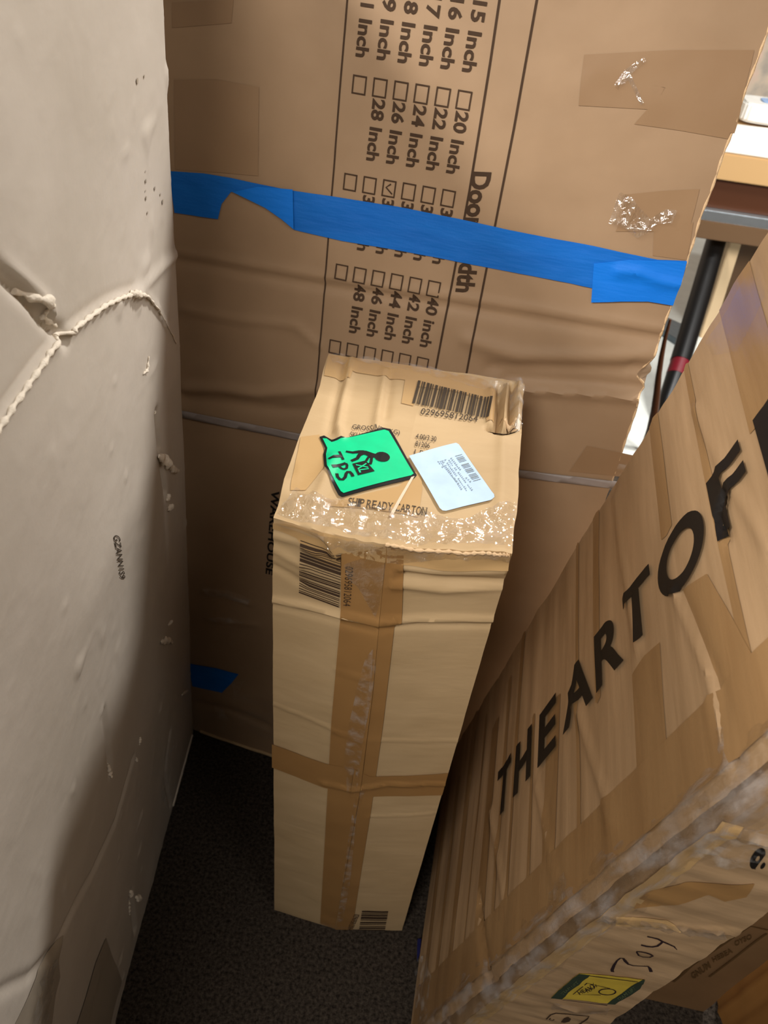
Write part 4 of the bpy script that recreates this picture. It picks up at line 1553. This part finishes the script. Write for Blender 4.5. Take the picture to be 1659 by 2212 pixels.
def slab(name, z0, z1, depth, mat, a0=a_l, a1=a_r, back=0, parent=tw):
    o = wn * back
    ring = [W.P + wd * a + np.array([0, 0, b]) + o for a, b in ((a0, z0), (a1, z0), (a1, z1), (a0, z1))]
    return prism(name, ring, wn * depth, mat, parent, .003)


z_a = vz(1600, 395)
z_b = vz(1580, 462)
z_c = vz(1560, 490)
z_d = vz(1560, 522)
print('table z', z_a, z_b, z_c, z_d)
slab('table_top', z_a, 0, .6, M['wood_pale'])
slab('rail', z_b, z_a, .02, M['wood_dark'], back=.03)
slab('metal_strip', z_c + .012, z_b, .03, M['chrome'], back=.005)
slab('lower_rail', z_d, z_c + .012, .05, M['wood_mid'], back=.0)
for a in (.45, 1.1):
    prism('leg', [W.P + wd * (a + dx) + wn * .08 + np.array([0, 0, zz]) for dx, zz in ((0, -TZ), (.06, -TZ), (.06, z_c), (0, z_c))], wn * .06, M['wood_mid'], tw, .002)
    prism('leg', [W.P + wd * (a + dx) + wn * .5 + np.array([0, 0, zz]) for dx, zz in ((0, -TZ), (.06, -TZ), (.06, z_a), (0, z_a))], wn * .06, M['wood_mid'], tw, .002)

# pale sheet on the table and a small box on it
TS = Surf([0, 0, TZ + .002], [1, 0, 0], [0, 1, 0], (0, 0, 1))
sheet = prism('plastic_sheet', [tuple(wA + wd * a + wn * b + np.array([0, 0, .012])) for a, b in ((-.1, .012), (.5, .012), (.5, .40), (-.08, .36))], (0, 0, -.010),
              M['white_sheet'], None, .003)
tag(sheet, 'glossy white plastic sheet lying on the work table top', 'plastic sheet')
bxp = floor_pt(1612, 262, TZ + .02)
bx = thing('white_bin', 'rounded white tub with pale blue mark on the work table', 'tub')
ring = []
for t_ in np.linspace(0, 2 * math.pi, 25)[:-1]:
    ring.append(bxp + wd * (.11 + .13 * math.copysign(abs(math.cos(t_)) ** .5, math.cos(t_))) + wn * (.09 + .08 * math.copysign(abs(math.sin(t_)) ** .5, math.sin(t_))))
prism('tub_body', [p - np.array([0, 0, .008]) for p in ring], (0, 0, .065), M['white_sheet'], bx, .012)
cc = np.mean(ring, 0) + np.array([0, 0, .058])
prism('lid_mark', [cc + (p - np.mean(ring, 0)) * .45 for p in ring], (0, 0, .003), M['blue_spot'], bx, .001)

# white sheet spread on the floor under the table
ws = prism('floor_sheet', [np.array([x_, y_, .004]) for x_, y_ in ((.70, 2.045), (1.0, 2.06), (2.4, 2.6), (2.4, 4.5), (.9, 4.5))], (0, 0, -.003), M['white_plastic'], None, 0)
tag(ws, 'white sheet spread on the floor running under the work table', 'floor sheet')
gb = prism('grey_bracket', [floor_pt(x_, y_, .03) for x_, y_ in ((1440, 684), (1482, 703), (1470, 738), (1430, 712))], (0, 0, -.026), M['grey_metal'], None, .002)
tag(gb, 'grey metal bracket lying across the white floor sheet', 'bracket')

# black pole with a red collar, leaning under the table
foot = floor_pt(1420, 925)
rt_ = ray(1552, 515)
top_ = C + rt_ * (3.0 / rt_[1])
PP = Surf(foot, [1, 0, 0], [0, top_[1] - foot[1], top_[2]])
pa = lambda x, y: PP.pts([PP.inv(x, y)])[0]
pole = thing('telescopic_pole', 'thick black pole with a red collar leaning under the work table', 'pole')
ridge_obj('upper_tube', [pa(1553, 500), pa(1512, 640), pa(1469, 782)], [.038, .037, .036], M['black_metal'], pole, 18)
ridge_obj('red_collar', [pa(1470, 780), pa(1459, 812)], .034, M['red'], pole, 18)
ridge_obj('lower_tube', [pa(1460, 808), pa(1440, 865), pa(1422, 920)], [.033, .029, .018], M['black_metal'], pole, 18)
# bent dark strip
QY = 2.125
QP = Surf([0, QY, 0], [1, 0, 0], [0, 0, 1], (0, -1, 0))
qa = lambda x, y: QP.pts([QP.inv(x, y)])[0]
bend = [qa(x, y) for x, y in [(1448, 690), (1437, 730), (1429, 770), (1423, 810), (1419, 850), (1414, 890), (1404, 930), (1392, 960), (1384, 975)]]
gpt = bend[-1].copy()
gpt[2] = 0.008
bend.append(gpt)
cl = ridge_obj('bent_strip', bend, [.004, .006, .008, .009, .011, .013, .012, .009, .007, .006], M['wood_dark'], None, 10)
tag(cl, 'thin bent dark brown strip standing at the edge of the white floor sheet', 'wooden strip')
# pale timber post
GY = 2.99
GP = Surf([0, GY, 0], [1, 0, 0], [0, 0, 1], (0, -1, 0))
ga = lambda x, y: GP.pts([GP.inv(x, y)])[0]
tl_, tr_ = ga(1580, 515), ga(1606, 515)
bl_, br_ = ga(1487, 790), ga(1512, 790)
for v_ in (bl_, br_):
    v_[2] = 0
post = prism('timber_post', [tl_, bl_, br_, tr_], (0, .05, 0), M['wood_leg'], None, .003)
tag(post, 'pale squared timber post beside the black pole under the work table', 'timber')
# dark brown board closing the space under the table
x_ = tr_[0] - .06
dk = prism('brown_board', [np.array([br_[0] - .03, 3.09, 0]), np.array([br_[0] + 1.1, 3.09, 0]), np.array([br_[0] + 1.1, 3.09, .52]), np.array([tr_[0] - .04, 3.09, .52])],
           (0, .03, 0), M['wood_mid'], None, .003)
tag(dk, 'dark brown board standing beneath the work table', 'board')
